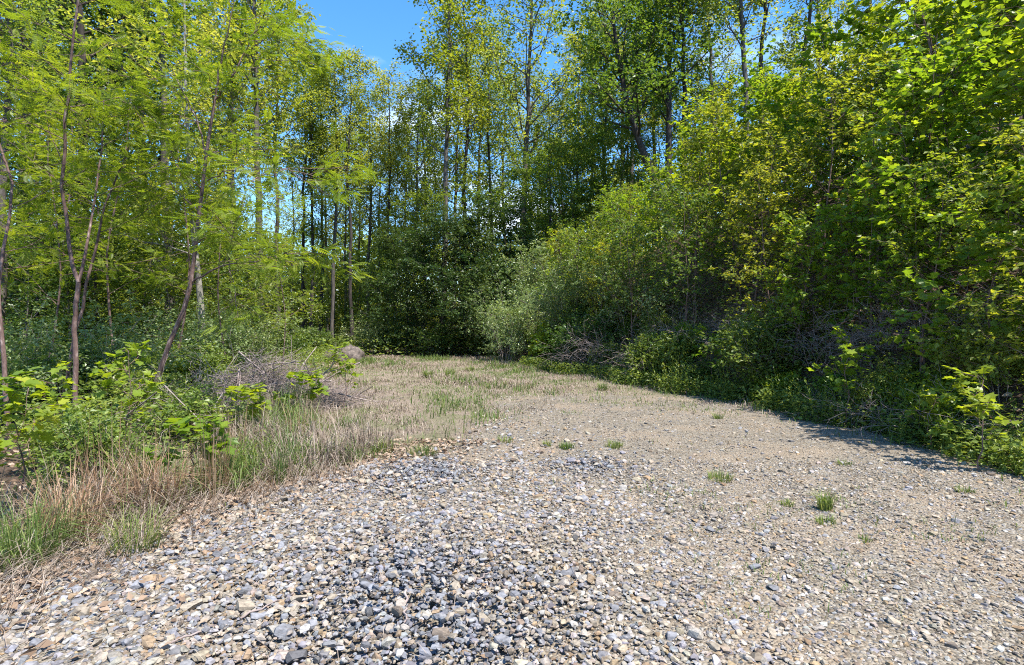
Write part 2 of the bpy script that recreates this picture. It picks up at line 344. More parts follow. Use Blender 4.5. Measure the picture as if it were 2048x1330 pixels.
# gravel sheet, 5 mm above the ground, its rim broken by noise
hx = np.arange(-4, 7.0, .07); hy = np.arange(.6, 15, .07)
X, Y = np.meshgrid(hx, hy); ny, nx = X.shape; idx = np.arange(nx * ny).reshape(ny, nx)
q = np.stack([idx[:-1, :-1], idx[:-1, 1:], idx[1:, 1:], idx[1:, :-1]], -1).reshape(-1, 4)
mk = gravel_mask(X, Y).ravel(); q = q[(mk[q] > 0).all(1)]
used = np.unique(q); remap = -np.ones(nx * ny, int); remap[used] = np.arange(len(used))
V = np.stack([X, Y, terrain(X, Y) + .006 + .010 * wav(X, Y, 9, 8) * .5], -1).reshape(-1, 3)[used]
g = Geo(); g.add(V, remap[q], sm=True)
def gravel_mat():
    m, N, K = new_mat('gravel_bed')
    out = N.new('ShaderNodeOutputMaterial'); p = N.new('ShaderNodeBsdfPrincipled'); p.inputs['Roughness'].default_value = .92
    p.inputs['Specular IOR Level'].default_value = .15
    tc = N.new('ShaderNodeTexCoord')
    n0 = N.new('ShaderNodeTexNoise'); n0.inputs['Scale'].default_value = 14; n0.inputs['Detail'].default_value = 3
    K.new(tc.outputs['Object'], n0.inputs['Vector'])
    wm = N.new('ShaderNodeMixRGB'); wm.inputs[0].default_value = .04; K.new(tc.outputs['Object'], wm.inputs[1]); K.new(n0.outputs['Color'], wm.inputs[2])
    v = N.new('ShaderNodeTexVoronoi'); v.inputs['Scale'].default_value = 52; K.new(wm.outputs[0], v.inputs['Vector'])
    sepc = N.new('ShaderNodeSeparateColor'); K.new(v.outputs['Color'], sepc.inputs[0])
    cr = ramp(N, [(0, (.09, .074, .056)), (.3, (.165, .137, .102)), (.6, (.225, .192, .147)), (.85, (.29, .255, .205)), (1, (.14, .138, .135))])
    K.new(sepc.outputs[0], cr.inputs[0])
    n1 = N.new('ShaderNodeTexNoise'); n1.inputs['Scale'].default_value = 1.1; n1.inputs['Detail'].default_value = 5; K.new(tc.outputs['Object'], n1.inputs['Vector'])
    dirt = ramp(N, [(.48, (0, 0, 0)), (.62, (1, 1, 1))]); K.new(n1.outputs[0], dirt.inputs[0])
    mx = N.new('ShaderNodeMixRGB'); K.new(cr.outputs[0], mx.inputs[1]); mx.inputs[2].default_value = (.27, .21, .15, 1)
    mul = N.new('ShaderNodeMath'); mul.operation = 'MULTIPLY'; mul.inputs[1].default_value = .6; K.new(dirt.outputs[0], mul.inputs[0]); K.new(mul.outputs[0], mx.inputs[0])
    K.new(mx.outputs[0], p.inputs['Base Color'])
    b = N.new('ShaderNodeBump'); b.inputs['Strength'].default_value = 1.0; b.inputs['Distance'].default_value = .02; b.invert = True
    K.new(v.outputs['Distance'], b.inputs['Height']); K.new(b.outputs[0], p.inputs['Normal']); K.new(p.outputs[0], out.inputs['Surface'])
    return m
drive = struct('gravel_drive', g.mesh('gravel_drive', gravel_mat()))

# ------------------------------------------------------------------ gravel stones
r = np.random.default_rng(11)
def hull(n, flat, r):
    bm = bmesh.new()
    p = nrm(r.normal(0, 1, (n, 3))) * r.uniform(.8, 1.05, (n, 1)) * np.array([1, r.uniform(.6, .95), flat])
    for c in p: bm.verts.new(c)
    res = bmesh.ops.convex_hull(bm, input=bm.verts)
    bmesh.ops.delete(bm, geom=[v for v in bm.verts if not v.link_faces], context='VERTS')
    bmesh.ops.triangulate(bm, faces=bm.faces); bm.verts.index_update()
    v = np.array([c.co[:] for c in bm.verts]); f = np.array([[c.index for c in fc.verts] for fc in bm.faces]); bm.free()
    return v, f
HULL = [hull(17, r.uniform(.38, .68), r) for _ in range(30)]
HULLS = [hull(7, r.uniform(.30, .55), r) for _ in range(20)]
PAL = np.array([(.235, .245, .28), (.32, .325, .355), (.125, .13, .15), (.50, .48, .455), (.385, .315, .225), (.37, .245, .125), (.43, .365, .30), (.19, .135, .09), (.37, .335, .285), (.065, .07, .08)])
def blue_w(x, y):
    """share of blue-grey stones: strong in the loose heaps at the near left, weak on the right"""
    b = smooth(2.4, -1.6, x - .10 * y) * .5
    for cx, cy, rr in ((-.95, 5.9, .7), (.85, 6.2, .45), (-.6, 3.5, .75), (-.4, 2.9, .6)):
        b = np.maximum(b, np.exp(-((x - cx) ** 2 + (y - cy) ** 2) / rr ** 2))
    return b * smooth(11, 7.5, y)
def heap(x, y):
    h = 0
    for cx, cy, rr, hh in ((-.95, 5.9, .55, .05), (.85, 6.2, .4, .035), (-.6, 3.4, .8, .06), (-.3, 2.8, .7, .05)):
        h = h + hh * np.exp(-((x - cx) ** 2 + (y - cy) ** 2) / rr ** 2)
    return h
def pick_cols(x, y, r):
    b = blue_w(x, y); n = len(x)
    wb = np.array([.31, .15, .15, .05, .09, .04, .10, .04, .04, .03]); wt = np.array([.07, .07, .03, .11, .22, .10, .21, .05, .13, .01])
    w = b[:, None] * wb + (1 - b[:, None]) * wt; c = np.cumsum(w / w.sum(1, keepdims=True), 1)
    k = (r.random((n, 1)) > c).sum(1).clip(0, 9)
    mean = b[:, None] * np.array([.215, .21, .215]) + (1 - b[:, None]) * np.array([.29, .245, .19])
    return np.clip((PAL[k] * .62 + mean * .30) * r.uniform(.72, 1.2, (n, 1)) * (1 + r.normal(0, .02, (n, 3))), .02, .5)
def rotm(r, n, tilt):
    a = r.uniform(0, 6.28, n); ca, sa = np.cos(a), np.sin(a)
    z = nrm(np.stack([r.normal(0, tilt, n), r.normal(0, tilt, n), np.ones(n)], -1))
    x = np.stack([ca, sa, 0 * a], -1); x = nrm(x - (x * z).sum(-1, keepdims=True) * z); y = np.cross(z, x)
    return np.stack([x, y, z], -1)
def bare(x, y):
    """compacted strips with few loose stones: two wheel lanes and worn dirt towards the back"""
    lane = np.exp(-((x - np.interp(y, [2, 6, 10, 13], [3.6, 3.7, 3.2, 1.8])) / .30) ** 2) + .6 * np.exp(-((x - np.interp(y, [2, 6, 10, 13], [1.9, 2.1, 1.7, .5])) / .28) ** 2)
    return np.clip(.35 * lane * (.6 + .5 * wav(x, y, 2.0, 51)) + .75 * smooth(-.1, .6, wav(x, y, .9, 52)) * smooth(7, 10, y) + .6 * smooth(9.5, 12.5, y) + .15 * smooth(.3, .8, wav(x, y, 1.5, 53)), 0, .8)
xs, ys, ss, lay = [], [], [], []
def scat(n, y0, y1, smin, smode, sig, lo):
    y = np.sqrt(r.uniform(y0 ** 2, y1 ** 2, n)); x = r.uniform(-1, 1, n) * (.98 * y + .5)
    m = (gravel_mask(x, y) > -.05 - .45 * r.random(n) ** 3) & (r.random(n) > bare(x, y)); x, y = x[m], y[m]
    if lo: k = r.random(len(x)) < .12 + .88 * np.minimum(1, 1.6 * blue_w(x, y)); x, y = x[k], y[k]
    s = np.clip(smode * np.exp(r.normal(0, sig, len(x))), smin, .062) * (1 + .22 * blue_w(x, y)) * (1 - .20 * smooth(0, 2, x))
    xs.append(x); ys.append(y); ss.append(s); lay.append(np.full(len(x), lo))
scat(97000, 1.9, 6.4, .007, .0125, .45, 0)      # half sizes in metres
scat(4200, 1.9, 6.8, .016, .022, .32, 1)
scat(50000, 6.2, 13, .010, .0165, .40, 0)
scat(2600, 6.5, 12, .02, .027, .3, 1)
x = np.concatenate(xs); y = np.concatenate(ys); s = np.concatenate(ss); lay = np.concatenate(lay)
app = s / y; order = np.argsort(-app)
inframe = (np.abs(x / y) < .88) & (y > 2.75)
big = order[inframe[order]][:300]; isbig = np.zeros(len(x), bool); isbig[big] = True
zz = terrain(x, y) + .006 + heap(x, y) * r.random(len(x)) + s * (.16 + .14 * lay)
cols = pick_cols(x, y, r); RM = rotm(r, len(x), .25)
g = Geo()
rest = np.where(~isbig)[0]; var = r.integers(0, 10 ** 6, len(x))
small = (app < .0042)
for lst, sel in ((HULLS, rest[small[rest]]), (HULL, rest[~small[rest]])):
    for k, (hv, hf) in enumerate(lst):
        ii = sel[var[sel] % len(lst) == k]
        if not len(ii): continue
        Vv = np.einsum('nij,vj->nvi', RM[ii], hv) * s[ii][:, None, None] + np.stack([x[ii], y[ii], zz[ii]], -1)[:, None, :]
        ff = (hf[None] + (np.arange(len(ii)) * len(hv))[:, None, None]).reshape(-1, 3)
        g.add(Vv, ff, None, False, np.repeat(np.concatenate([cols[ii], np.ones((len(ii), 1))], 1), len(hf), axis=0))
gs = struct('gravel', g.mesh('gravel', M['stone'], True), 'stuff', drive)
# the 300 largest-looking stones one by one, sharing 60 stone meshes
pool = []
for k in range(60):
    hv, hf = HULL[k % 30]; kk = k % 10
    c = (PAL[kk if k < 40 else [0, 1, 0, 3, 2, 1, 0, 6, 4, 1][kk]] * .66 + np.array([.075, .072, .068])) * r.uniform(.8, 1.15); gg = Geo()
    gg.add(hv, hf, None, False, np.tile(np.append(np.clip(c, 0, .7), 1), (len(hf), 1))); pool.append((gg.mesh('stone', M['stone'], True), c))
pc = np.array([c for _, c in pool])
from mathutils import Matrix
for i in big:
    cand = np.argsort(((pc - cols[i]) ** 2).sum(1))[:4]
    o = link(bpy.data.objects.new('stone', pool[cand[var[i] % 4]][0])); o.parent = drive
    mt = Matrix([list(RM[i][a]) for a in range(3)]).to_4x4()
    o.matrix_local = Matrix.Translation((x[i], y[i], zz[i])) @ mt @ Matrix.Diagonal((s[i], s[i], s[i], 1))

# ------------------------------------------------------------------ grass, straw, dead leaves (uncountable)
def blades(g, r, x, y, h, w, lean, tone, z=None, mi=0, az=None, curl=.6):
    n = len(x); z = terrain(x, y) if z is None else z
    a = r.uniform(0, 6.28, n) if az is None else az
    d = np.stack([np.cos(a), np.sin(a), 0 * a], -1); sdv = np.stack([-np.sin(a), np.cos(a), 0 * a], -1)
    b = np.stack([x, y, z - .01], -1); up = np.array([0, 0, 1.])
    lean = np.broadcast_to(lean, n)[:, None]; h = np.broadcast_to(h, n)[:, None]; w = np.broadcast_to(w, n)[:, None]
    p1 = b + up * h * .55 * np.cos(lean * .5) + d * h * .55 * np.sin(lean * .5)
    l2 = lean * (1 + curl); p2 = p1 + up * h * .5 * np.cos(l2) + d * h * .5 * np.sin(l2)
    p2[:, 2] = np.maximum(p2[:, 2], z + .004)
    V = np.stack([b - sdv * w, b + sdv * w, p1 + sdv * w * .8, p1 - sdv * w * .8, p2], 1)
    f = np.array([[0, 1, 2], [0, 2, 3], [3, 2, 4]])
    g.add(V, (f[None] + (np.arange(n) * 5)[:, None, None]).reshape(-1, 3), np.repeat(tone, 3), False, None, mi)
r = np.random.default_rng(21)
def field(n, y0, y1, fn):
    y = np.sqrt(r.uniform(y0 ** 2, y1 ** 2, n)); x = r.uniform(-1, 1, n) * (.95 * y + .3); p = fn(x, y); m = r.random(n) < p; return x[m], y[m]
def meadow_p(x, y):
    gm = gravel_mask(x, y); lf = np.interp(y, GLY, GLX) - x
    return smooth(.25 + 2.2 * smooth(8, 11.5, y), -.35, gm) * (bank_d(x, y) < .1) * smooth(25.5, 23.5, y) * smooth(.9, -.2, clear_left(y) - x)
g = Geo()
x, y = field(240000, 4.5, 25, meadow_p); n = len(x)
pat = smooth(-.25, .45, wav(x, y, 1.9, 31)) * (.4 + .6 * smooth(-.3, .3, wav(x, y, 5.5, 37))) ; k = r.random(n) < .10 + .90 * pat; x, y = x[k], y[k]; n = len(x)
blades(g, r, x, y, r.uniform(.03, .16, n) * (.5 + 1.3 * smooth(-.1, .5, wav(x, y, 3.7, 77))), .0035 + .00030 * y, r.uniform(.1, 1.0, n), r.random(n))
x, y = field(26000, 4, 16, lambda x, y: smooth(-.35, .0, -np.abs(gravel_mask(x, y) - .05)) * .5 * (bank_d(x, y) < .1) + .035 * smooth(3.5, 5, y)); k = wav(x, y, 3.3, 33) > .25; x, y = x[k], y[k]; n = len(x)
blades(g, r, x, y, r.uniform(.02, .08, n), .003 + .0003 * y, r.uniform(.2, 1.0, n), r.random(n))
x, y = field(26000, 5, 26, lambda x, y: smooth(-1.0, -.1, bank_d(x, y)) * smooth(.6, .1, bank_d(x, y))); n = len(x)
blades(g, r, x, y, r.uniform(.08, .26, n), .004 + .0003 * y, r.uniform(.1, .9, n), r.random(n) * .6)
def ragged(n):
    y = 4.4 + 7.5 * r.random(n) ** 1.2; x = np.where(y < 7, np.interp(y, GLY, GLX) - .25, clear_left(y) + 2.2 - .12 * y) - np.abs(r.normal(0, .75, n))
    k = (wav(x, y, 3.1, 71) > -.15) & (x > -.95 * y); return x[k], y[k]
x, y = ragged(11000); n = len(x); blades(g, r, x, y, r.uniform(.10, .46, n) * (.35 + 1.1 * smooth(-.3, .4, wav(x, y, 4.3, 76))), .0035 + .0002 * y, r.uniform(.2, 1.3, n), r.random(n), curl=.9)
x, y = field(60000, 3, 12, lambda x, y: .5 * (gravel_mask(x, y) > .2) * smooth(.0, .32, wav(x, y, 1.7, 72)) * smooth(-.2, 1.2, x) * smooth(-.05, .25, wav(x, y, 6.5, 74))); n = len(x)
blades(g, r, x, y, r.uniform(.035, .10, n), .0022 + .0003 * y, r.uniform(.2, 1.1, n), r.random(n))
struct('grass', g.mesh('grass', M['grass']), 'stuff')
g = Geo()
x, y = field(230000, 3.2, 25, meadow_p); k = r.random(len(x)) < (.15 + .85 * smooth(-.5, .5, wav(x, y, 2.1, 35))) * (.35 + .65 * smooth(4.5, 8, y)); x, y = x[k], y[k]; n = len(x)
blades(g, r, x, y, r.uniform(.04, .20, n) * (.4 + .9 * smooth(-.3, .4, wav(x, y, 2.9, 78))), .0026 + .00028 * y, r.uniform(.7, 1.6, n), r.random(n))
x, y = ragged(15000); n = len(x); blades(g, r, x, y, r.uniform(.12, .55, n) * (.35 + 1.1 * smooth(.3, -.4, wav(x, y, 4.3, 76))), .0025 + .0002 * y, r.uniform(.3, 1.6, n), r.random(n), curl=.8)
# long flattened stalks along the left edge of the gravel
n = 1500; y = r.uniform(2.3, 6.0, n); x = np.interp(y, GLY, GLX) - r.normal(.12, .30, n)
blades(g, r, x, y, r.uniform(.2, .6, n), .0022, r.uniform(1.45, 1.7, n), r.random(n), az=r.normal(-1.75, .45, n) + np.pi * (r.random(n) < .4), curl=.1)
n = 2600; y = np.sqrt(r.uniform(2.2 ** 2, 9 ** 2, n)); x = r.uniform(-.95, .9, n) * y; k = (gravel_mask(x, y) > 0) & (r.random(n) < .25 + .75 * smooth(1.5, -1.5, x)); x, y = x[k], y[k]; n = len(x)
blades(g, r, x, y, r.uniform(.04, .20, n), .0016, r.uniform(1.45, 1.7, n), r.random(n), z=terrain(x, y) + .03 + heap(x, y), curl=.05)
struct('dry_straw', g.mesh('dry_straw', M['straw']), 'stuff')
g = Geo()
def litter(n, x, y, sz):
    n = len(x); d = r.normal(0, 1, (n, 3)); d[:, 2] *= .3
    leaves(g, r, np.stack([x, y, terrain(x, y) + .012 + .03 * r.random(n)], -1), d, np.array([0, 0, 1.]) + r.normal(0, .5, (n, 3)), r.uniform(.6, 1.3, n) * sz, OVAL)
n = 3600; y = r.uniform(2.4, 7.5, n); x = np.interp(y, GLY, GLX) - r.normal(.35, .5, n); litter(n, x, y, .06)
n = 700; y = r.uniform(2.6, 7, n); x = np.interp(y, GLY, GLX) + np.abs(r.normal(0, 1.4, n)); litter(n, x, y + 0, .045)
n = 26000; y = r.uniform(3.5, 27, n); x = footx(y) + np.abs(r.normal(0, 3.2, n)) + .25; litter(n, x, y, .11)
n = 9000; y = r.uniform(5, 26, n); x = -.17 * y - 2.2 - np.abs(r.normal(0, 4, n)); litter(n, x, y, .09)
struct('dead_leaves', g.mesh('dead_leaves', M['litter']), 'stuff')

# ------------------------------------------------------------------ plant builders: each returns [(part, mesh), ...]
def tall_tree(seed, H=22, r0=.22, t0=.42, nl=30, Lmax=3.4, leaf='tall', bark='bark', size=.16, per=7, wob=.25, asc=.85, lower=0, nb=7, ntw=5):
    r = np.random.default_rng(seed); n = 16; t = np.linspace(0, 1, n)
    P = np.stack([np.cumsum(r.normal(0, wob / 4, n)), np.cumsum(r.normal(0, wob / 4, n)), t * H], -1); P[:, :2] -= P[0, :2]
    R = r0 * (1 - t * .92) ** .85 * (1 + .5 * np.exp(-t * 30)); P[0, 2] = -.3
    P = P[None]; R = R[None]; w = Geo()
    tubes(w, P, R, 9)
    prof = lambda tt: Lmax * np.sin(np.clip((1.04 - tt) / (1.04 - t0), 0, 1) ** .7 * 2.2).clip(.25, 1)
    Lp, Lr = grow(r, P, R, nl, t0, .985, prof, asc, up=.10, npts=6, jit=.13, rfac=.42)
    if lower:
        Lq, Rq = grow(r, P, R, lower, .12, t0, lambda t: .35 * Lmax + 0 * t, 1.2, up=.05, npts=6, jit=.2, rfac=.14); Lp = np.concatenate([Lp, Lq]); Lr = np.concatenate([Lr, Rq])
    Lr = np.maximum(Lr, .008); tubes(w, Lp, Lr, 5)
    ln = np.linalg.norm(Lp[:, -1] - Lp[:, 0], axis=1).mean()
    Bp, Br = grow(r, Lp, Lr, nb, .2, 1, lambda t: ln * .42 * (1.15 - .5 * t), .8, up=.06, npts=4, jit=.18, rfac=.5); tubes(w, Bp, np.maximum(Br, .005), 3)
    Tp, Tr = grow(r, Bp, Br, ntw, .15, 1, lambda t: .45 + 0 * t, .8, up=.02, npts=3, jit=.2, rfac=.5)
    c = Geo(); leafy(c, r, Tp, per, size, OVAL, .1, .55, -.2, .09)
    return [('trunk', w.mesh('trunk', M[bark])), ('crown', c.mesh('crown', M[leaf]))]
def understory(seed, H=8, r0=.07, Lmax=2.6, leaf='under', bark='bark_dark', size=.11, per=10, t0=.12, nl=24, flat=.45, tpl=OVAL, nb=8, ntw=5, tilt=.35):
    r = np.random.default_rng(seed); n = 10; t = np.linspace(0, 1, n)
    P = np.stack([np.cumsum(r.normal(0, .07, n)), np.cumsum(r.normal(0, .07, n)), t * H], -1); P[:, :2] -= P[0, :2]; P[0, 2] = -.2
    R = r0 * (1 - t * .9); P = P[None]; R = R[None]; w = Geo(); tubes(w, P, R, 7)
    prof = lambda tt: Lmax * (.35 + .65 * np.sin(np.clip((1.02 - tt) / (1.02 - t0), 0, 1) * 2.4)).clip(.25, 1)
    Lp, Lr = grow(r, P, R, nl, t0, .98, prof, 1.2, up=.03, npts=6, jit=.12, rfac=.4, flat=flat + .3); tubes(w, Lp, np.maximum(Lr, .006), 4)
    Bp, Br = grow(r, Lp, Lr, nb, .15, 1, lambda t: Lmax * .38 * (1.1 - .5 * t), .9, up=.0, npts=4, jit=.12, rfac=.5, flat=flat); tubes(w, Bp, np.maximum(Br, .004), 3)
    Tp, Tr = grow(r, Bp, Br, ntw, .1, 1, lambda t: .32 + 0 * t, .9, up=-.02, npts=3, jit=.12, rfac=.5, flat=flat)
    c = Geo(); leafy(c, r, Tp, per, size, tpl, .1, tilt, -.15, .05)
    return [('trunk', w.mesh('trunk', M[bark])), ('crown', c.mesh('crown', M[leaf]))]
def sapling(seed, H=4.5, r0=.028, nl=14, Lmax=1.4, leaf='lobed', bark='bark_red', size=.13, per=5, tpl=LOBED, t0=.18, nst=1, nb=5, tilt=.42):
    r = np.random.default_rng(seed); w = Geo(); c = Geo(); n = 9; t = np.linspace(0, 1, n)
    for q in range(nst):
        dx, dy = (r.normal(0, .12, 2) if nst > 1 else (0, 0)); h = H * r.uniform(.75, 1.05)
        P = np.stack([dx * t * h + np.cumsum(r.normal(0, .03, n)), dy * t * h + np.cumsum(r.normal(0, .03, n)), t * h], -1)
        P[:, :2] -= P[0, :2]; P[0, 2] = -.15; R = r0 * (1 - t * .85); P = P[None]; R = R[None]; tubes(w, P, R, 6)
        Lp, Lr = grow(r, P, R, nl, t0, .99, lambda tt: Lmax * (1.15 - .75 * tt), .95, up=.05, npts=5, jit=.14, rfac=.45, flat=.8); tubes(w, Lp, np.maximum(Lr, .004), 4)
        Tp, Tr = grow(r, Lp, Lr, nb, .2, 1, lambda tt: Lmax * .32 + 0 * tt, .9, up=.0, npts=3, jit=.15, rfac=.5, flat=.6); tubes(w, Tp, np.maximum(Tr, .0025), 3)
        leafy(c, r, Tp, per, size, tpl, .3, tilt, -.2, .03)
    return [('stem', w.mesh('stem', M[bark])), ('foliage', c.mesh('foliage', M[leaf]))]
def shrub(seed, H=2.2, ns=14, leaf='olive', bark='twig', size=.055, per=9, arch=-.16, spread=.6, nb=9, ntw=5, tpl=OVAL, tilt=.5, bl=.42):
    r = np.random.default_rng(seed); w = Geo(); c = Geo(); n = 7
    a = r.uniform(0, 6.28, ns); sp = r.uniform(.15, 1, ns) * spread
    d = nrm(np.stack([np.cos(a) * sp, np.sin(a) * sp, np.ones(ns)], -1)); p = np.stack([np.cos(a) * .12, np.sin(a) * .12, np.full(ns, -.1)], -1)
    ln = H * r.uniform(.7, 1.25, ns); pts = [p]
    for k in range(n - 1):
        p = p + d * (ln / (n - 1))[:, None]; pts.append(p); d = d + r.normal(0, .10, d.shape); d[:, 2] += arch; d = nrm(d)
    P = np.stack(pts, 1); R = (.012 * np.linspace(1, .3, n))[None].repeat(ns, 0) * (H / 2.2); tubes(w, P, R, 4)
    Bp, Br = grow(r, P, R, nb, .2, 1, lambda t: H * bl * (1.1 - .5 * t), .75, up=.0, npts=5, jit=.14, rfac=.55); tubes(w, Bp, np.maximum(Br, .003), 3)
    Tp, Tr = grow(r, Bp, Br, ntw, .15, 1, lambda t: .24 * H ** .5 + 0 * t, .8, up=.01, npts=3, jit=.14, rfac=.6)
    for G_ in (c, w):                                    # nothing sinks below the soil
        pass
    Tp[..., 2] = np.maximum(Tp[..., 2], .05); leafy(c, r, Tp, per, size, tpl, .1, tilt, -.05, .03)
    return [('stem', w.mesh('stem', M[bark])), ('foliage', c.mesh('foliage', M[leaf]))]
def dead_bush(seed, H=1.3, ns=26, spread=1.2, nb=7):
    r = np.random.default_rng(seed); w = Geo(); n = 7
    a = r.uniform(0, 6.28, ns); sp = r.uniform(.1, 1, ns) * spread
    d = nrm(np.stack([np.cos(a) * sp, np.sin(a) * sp, np.ones(ns)], -1)); p = np.stack([np.cos(a) * .3 * r.random(ns), np.sin(a) * .3 * r.random(ns), np.full(ns, -.08)], -1)
    ln = H * r.uniform(.7, 1.5, ns); pts = [p]
    for k in range(n - 1):
        p = p + d * (ln / (n - 1))[:, None]; pts.append(p); d = d + r.normal(0, .2, d.shape); d[:, 2] -= .22; d = nrm(d)
    P = np.stack(pts, 1); P[:, 1:, 2] = np.maximum(P[:, 1:, 2], .03); R = (.007 * np.linspace(1, .4, n))[None].repeat(ns, 0); tubes(w, P, R, 4)
    Bp, Br = grow(r, P, R, nb, .2, 1, lambda t: H * .42 + 0 * t, .8, up=-.03, npts=4, jit=.22, rfac=.7); Bp[..., 2] = np.maximum(Bp[..., 2], .02)
    tubes(w, Bp, np.maximum(Br, .003), 3)
    Tp, Tr = grow(r, Bp, Br, 3, .2, 1, lambda t: H * .2 + 0 * t, .8, up=0, npts=3, jit=.2, rfac=.8); Tp[..., 2] = np.maximum(Tp[..., 2], .02); tubes(w, Tp, np.maximum(Tr, .0025), 3)
    return [('stem', w.mesh('stem', M['twig']))]
def tuft(seed, n=70, h=.16, rad=.06, leaf='grass', w=.003, lean=.7):
    r = np.random.default_rng(seed); g = Geo(); a = r.uniform(0, 6.28, n); q = rad * np.sqrt(r.random(n))
    blades(g, r, np.cos(a) * q, np.sin(a) * q, h * r.uniform(.45, 1.15, n), w, lean * r.random(n) ** .7, r.random(n), z=np.zeros(n), az=a + r.normal(0, .7, n))
    return g.mesh('grass_tuft', M[leaf])
def forb(seed, H=.6, ns=5, leaf='forb', lsize=.11, tpl=LANCE, per=16):
    r = np.random.default_rng(seed); w = Geo(); c = Geo(); n = 5
    a = r.uniform(0, 6.28, ns); d = nrm(np.stack([np.cos(a) * .22, np.sin(a) * .22, np.ones(ns)], -1)); p = np.stack([np.cos(a) * .06, np.sin(a) * .06, np.full(ns, -.05)], -1)
    ln = H * r.uniform(.6, 1.15, ns); pts = [p]
    for k in range(n - 1): p = p + d * (ln / (n - 1))[:, None]; pts.append(p); d = nrm(d + r.normal(0, .06, d.shape))
    P = np.stack(pts, 1); tubes(w, P, (.0035 * np.linspace(1, .5, n))[None].repeat(ns, 0), 3)
    T = np.linspace(.15, 1, per); 
    for k, t in enumerate(T):
        f = min(t, .999) * (n - 1); i = int(f); q = P[:, i] * (1 - f + i) + P[:, i + 1] * (f - i); az = k * 2.4 + r.random(ns)
        dd = np.stack([np.cos(az), np.sin(az), .35 + .5 * t + 0 * az], -1); leaves(c, r, q, dd, np.array([0, 0, 1.]) + r.normal(0, .2, (ns, 3)), lsize * (1.1 - .4 * t) * r.uniform(.8, 1.2, ns), tpl)
    return [('stem', w.mesh('stem', M['forb'])), ('foliage', c.mesh('foliage', M[leaf]))]

rr = np.random.default_rng(5)
# ------------------------------------------------------------------ tall trees behind the clearing and on the hill
TT = [tall_tree(101, 21, .17, .42, 32, 3.0, 'tall', 'bark'), tall_tree(102, 21, .15, .50, 26, 2.6, 'tall', 'bark_dark'),
      tall_tree(103, 21, .19, .38, 34, 3.4, 'tall', 'bark', per=6), tall_tree(104, 21, .17, .46, 30, 2.8, 'tall_y', 'bark', per=7),
      tall_tree(105, 21, .15, .55, 26, 2.4, 'tall', 'bark_dark', per=6, lower=10)]
IVY = tall_tree(106, 21, .24, .34, 36, 3.8, 'under', 'bark_dark', size=.17, lower=14)
DK = understory(205, 6.2, .06, 2.8, 'deep', t0=.02, nl=34, per=11)  # low trees of the hollow, in the shade-darkened greens
UN = [understory(201), understory(202, 7, .06, 2.3, 'dark'), understory(203, 9, .08, 3.0, 'under', size=.12), understory(204, 6.5, .05, 2.4, 'under', 'bark', size=.10)]
def put_tree(px, Y, proto, s, label, cat='tree', group=None, name='forest_tree', sz=None, tilt=(0, 0)):
    return thing(name, proto, px2w(px, Y), Y, None, rr.uniform(0, 6.28), s, label, cat, group, sz, tilt)
G_T = 'tall trees of the wood behind the clearing'
key = [ # px, depth, prototype, scale, label
 (884, 31, 3, 1.08, 'tall yellow-green tree whose dark bare trunk rises straight behind the silvery shrub'),
 (926, 34, 1, 1.10, 'very thin straight grey tree just right of the dark centre trunk'),
 (1043, 33, 2, 1.18, 'thick-trunked tall tree right of centre, its trunk leaning slightly left near the top'),
 (702, 32, 1, .78, 'slim dark tree with bare trunk rising above the grey mound'),
 (668, 33, 0, .80, 'dark straight tree left of the grey mound with fanning upper branches'),
 (640, 36, 4, .84, 'thin dark pole tree behind the right end of the brush pile'),
 (622, 33, 4, .82, 'thin dark tree directly behind the top of the brush pile'),
 (602, 35, 1, .88, 'slim leaning tree behind the left end of the brush pile'),
 (737, 38, 0, .80, 'slender grey tree below the blue sky gap, bare to half its height'),
 (770, 37, 4, .84, 'thin pole tree left of the dark hollow at the clearing end'),
 (828, 36, 2, .78, 'leafy tall tree at the right edge of the blue sky gap'),
 (850, 40, 0, .86, 'slim tree close behind and left of the dark centre trunk'),
 (985, 38, 4, 1.02, 'slim tree between the two thickest centre trunks, with a small sky gap beside it'),
 (1095, 40, 0, .80, 'tall leafy tree standing right of the thick centre trunk'),
 (1150, 36, 3, .78, 'pale yellow-green tree under the small sky notch right of centre'),
 (1205, 38, 1, .96, 'narrow pale tree left of the forked hill tree'),
]
for px, Y, k, s, lab in key: put_tree(px, Y, TT[k], s, lab, 'tree', G_T)
# hillside trees (upper right)
G_H = 'tall trees on the hillside'
put_tree(1375, 27, TT[1], .95, 'straight dark tree on the hillside right of the forked trunk', 'tree', G_H, sz=.8)
put_tree(1490, 26, TT[0], .92, 'straight hillside tree, left one of the three dark trunks near the top', 'tree', G_H, sz=.8)
put_tree(1522, 27, TT[1], .92, 'middle one of the three dark hillside trunks near the top edge', 'tree', G_H, sz=.8)
put_tree(1566, 28, TT[4], 1.0, 'right one of the three dark hillside trunks, leaning right', 'tree', G_H, sz=.8, tilt=(0, .10))
hl = [put_tree(px, Y, TT[k], s, '', 'tree', 'trees up the hill behind the saplings') for px, Y, k, s in
      ((1262, 33, 2, .85), (1310, 36, 0, .9), (1430, 34, 2, .85), (1640, 33, 3, .8), (1740, 36, 0, .85), (1900, 36, 2, .8))]
order_labels(hl, 'leafy tree up the hill', 'behind the bright saplings')
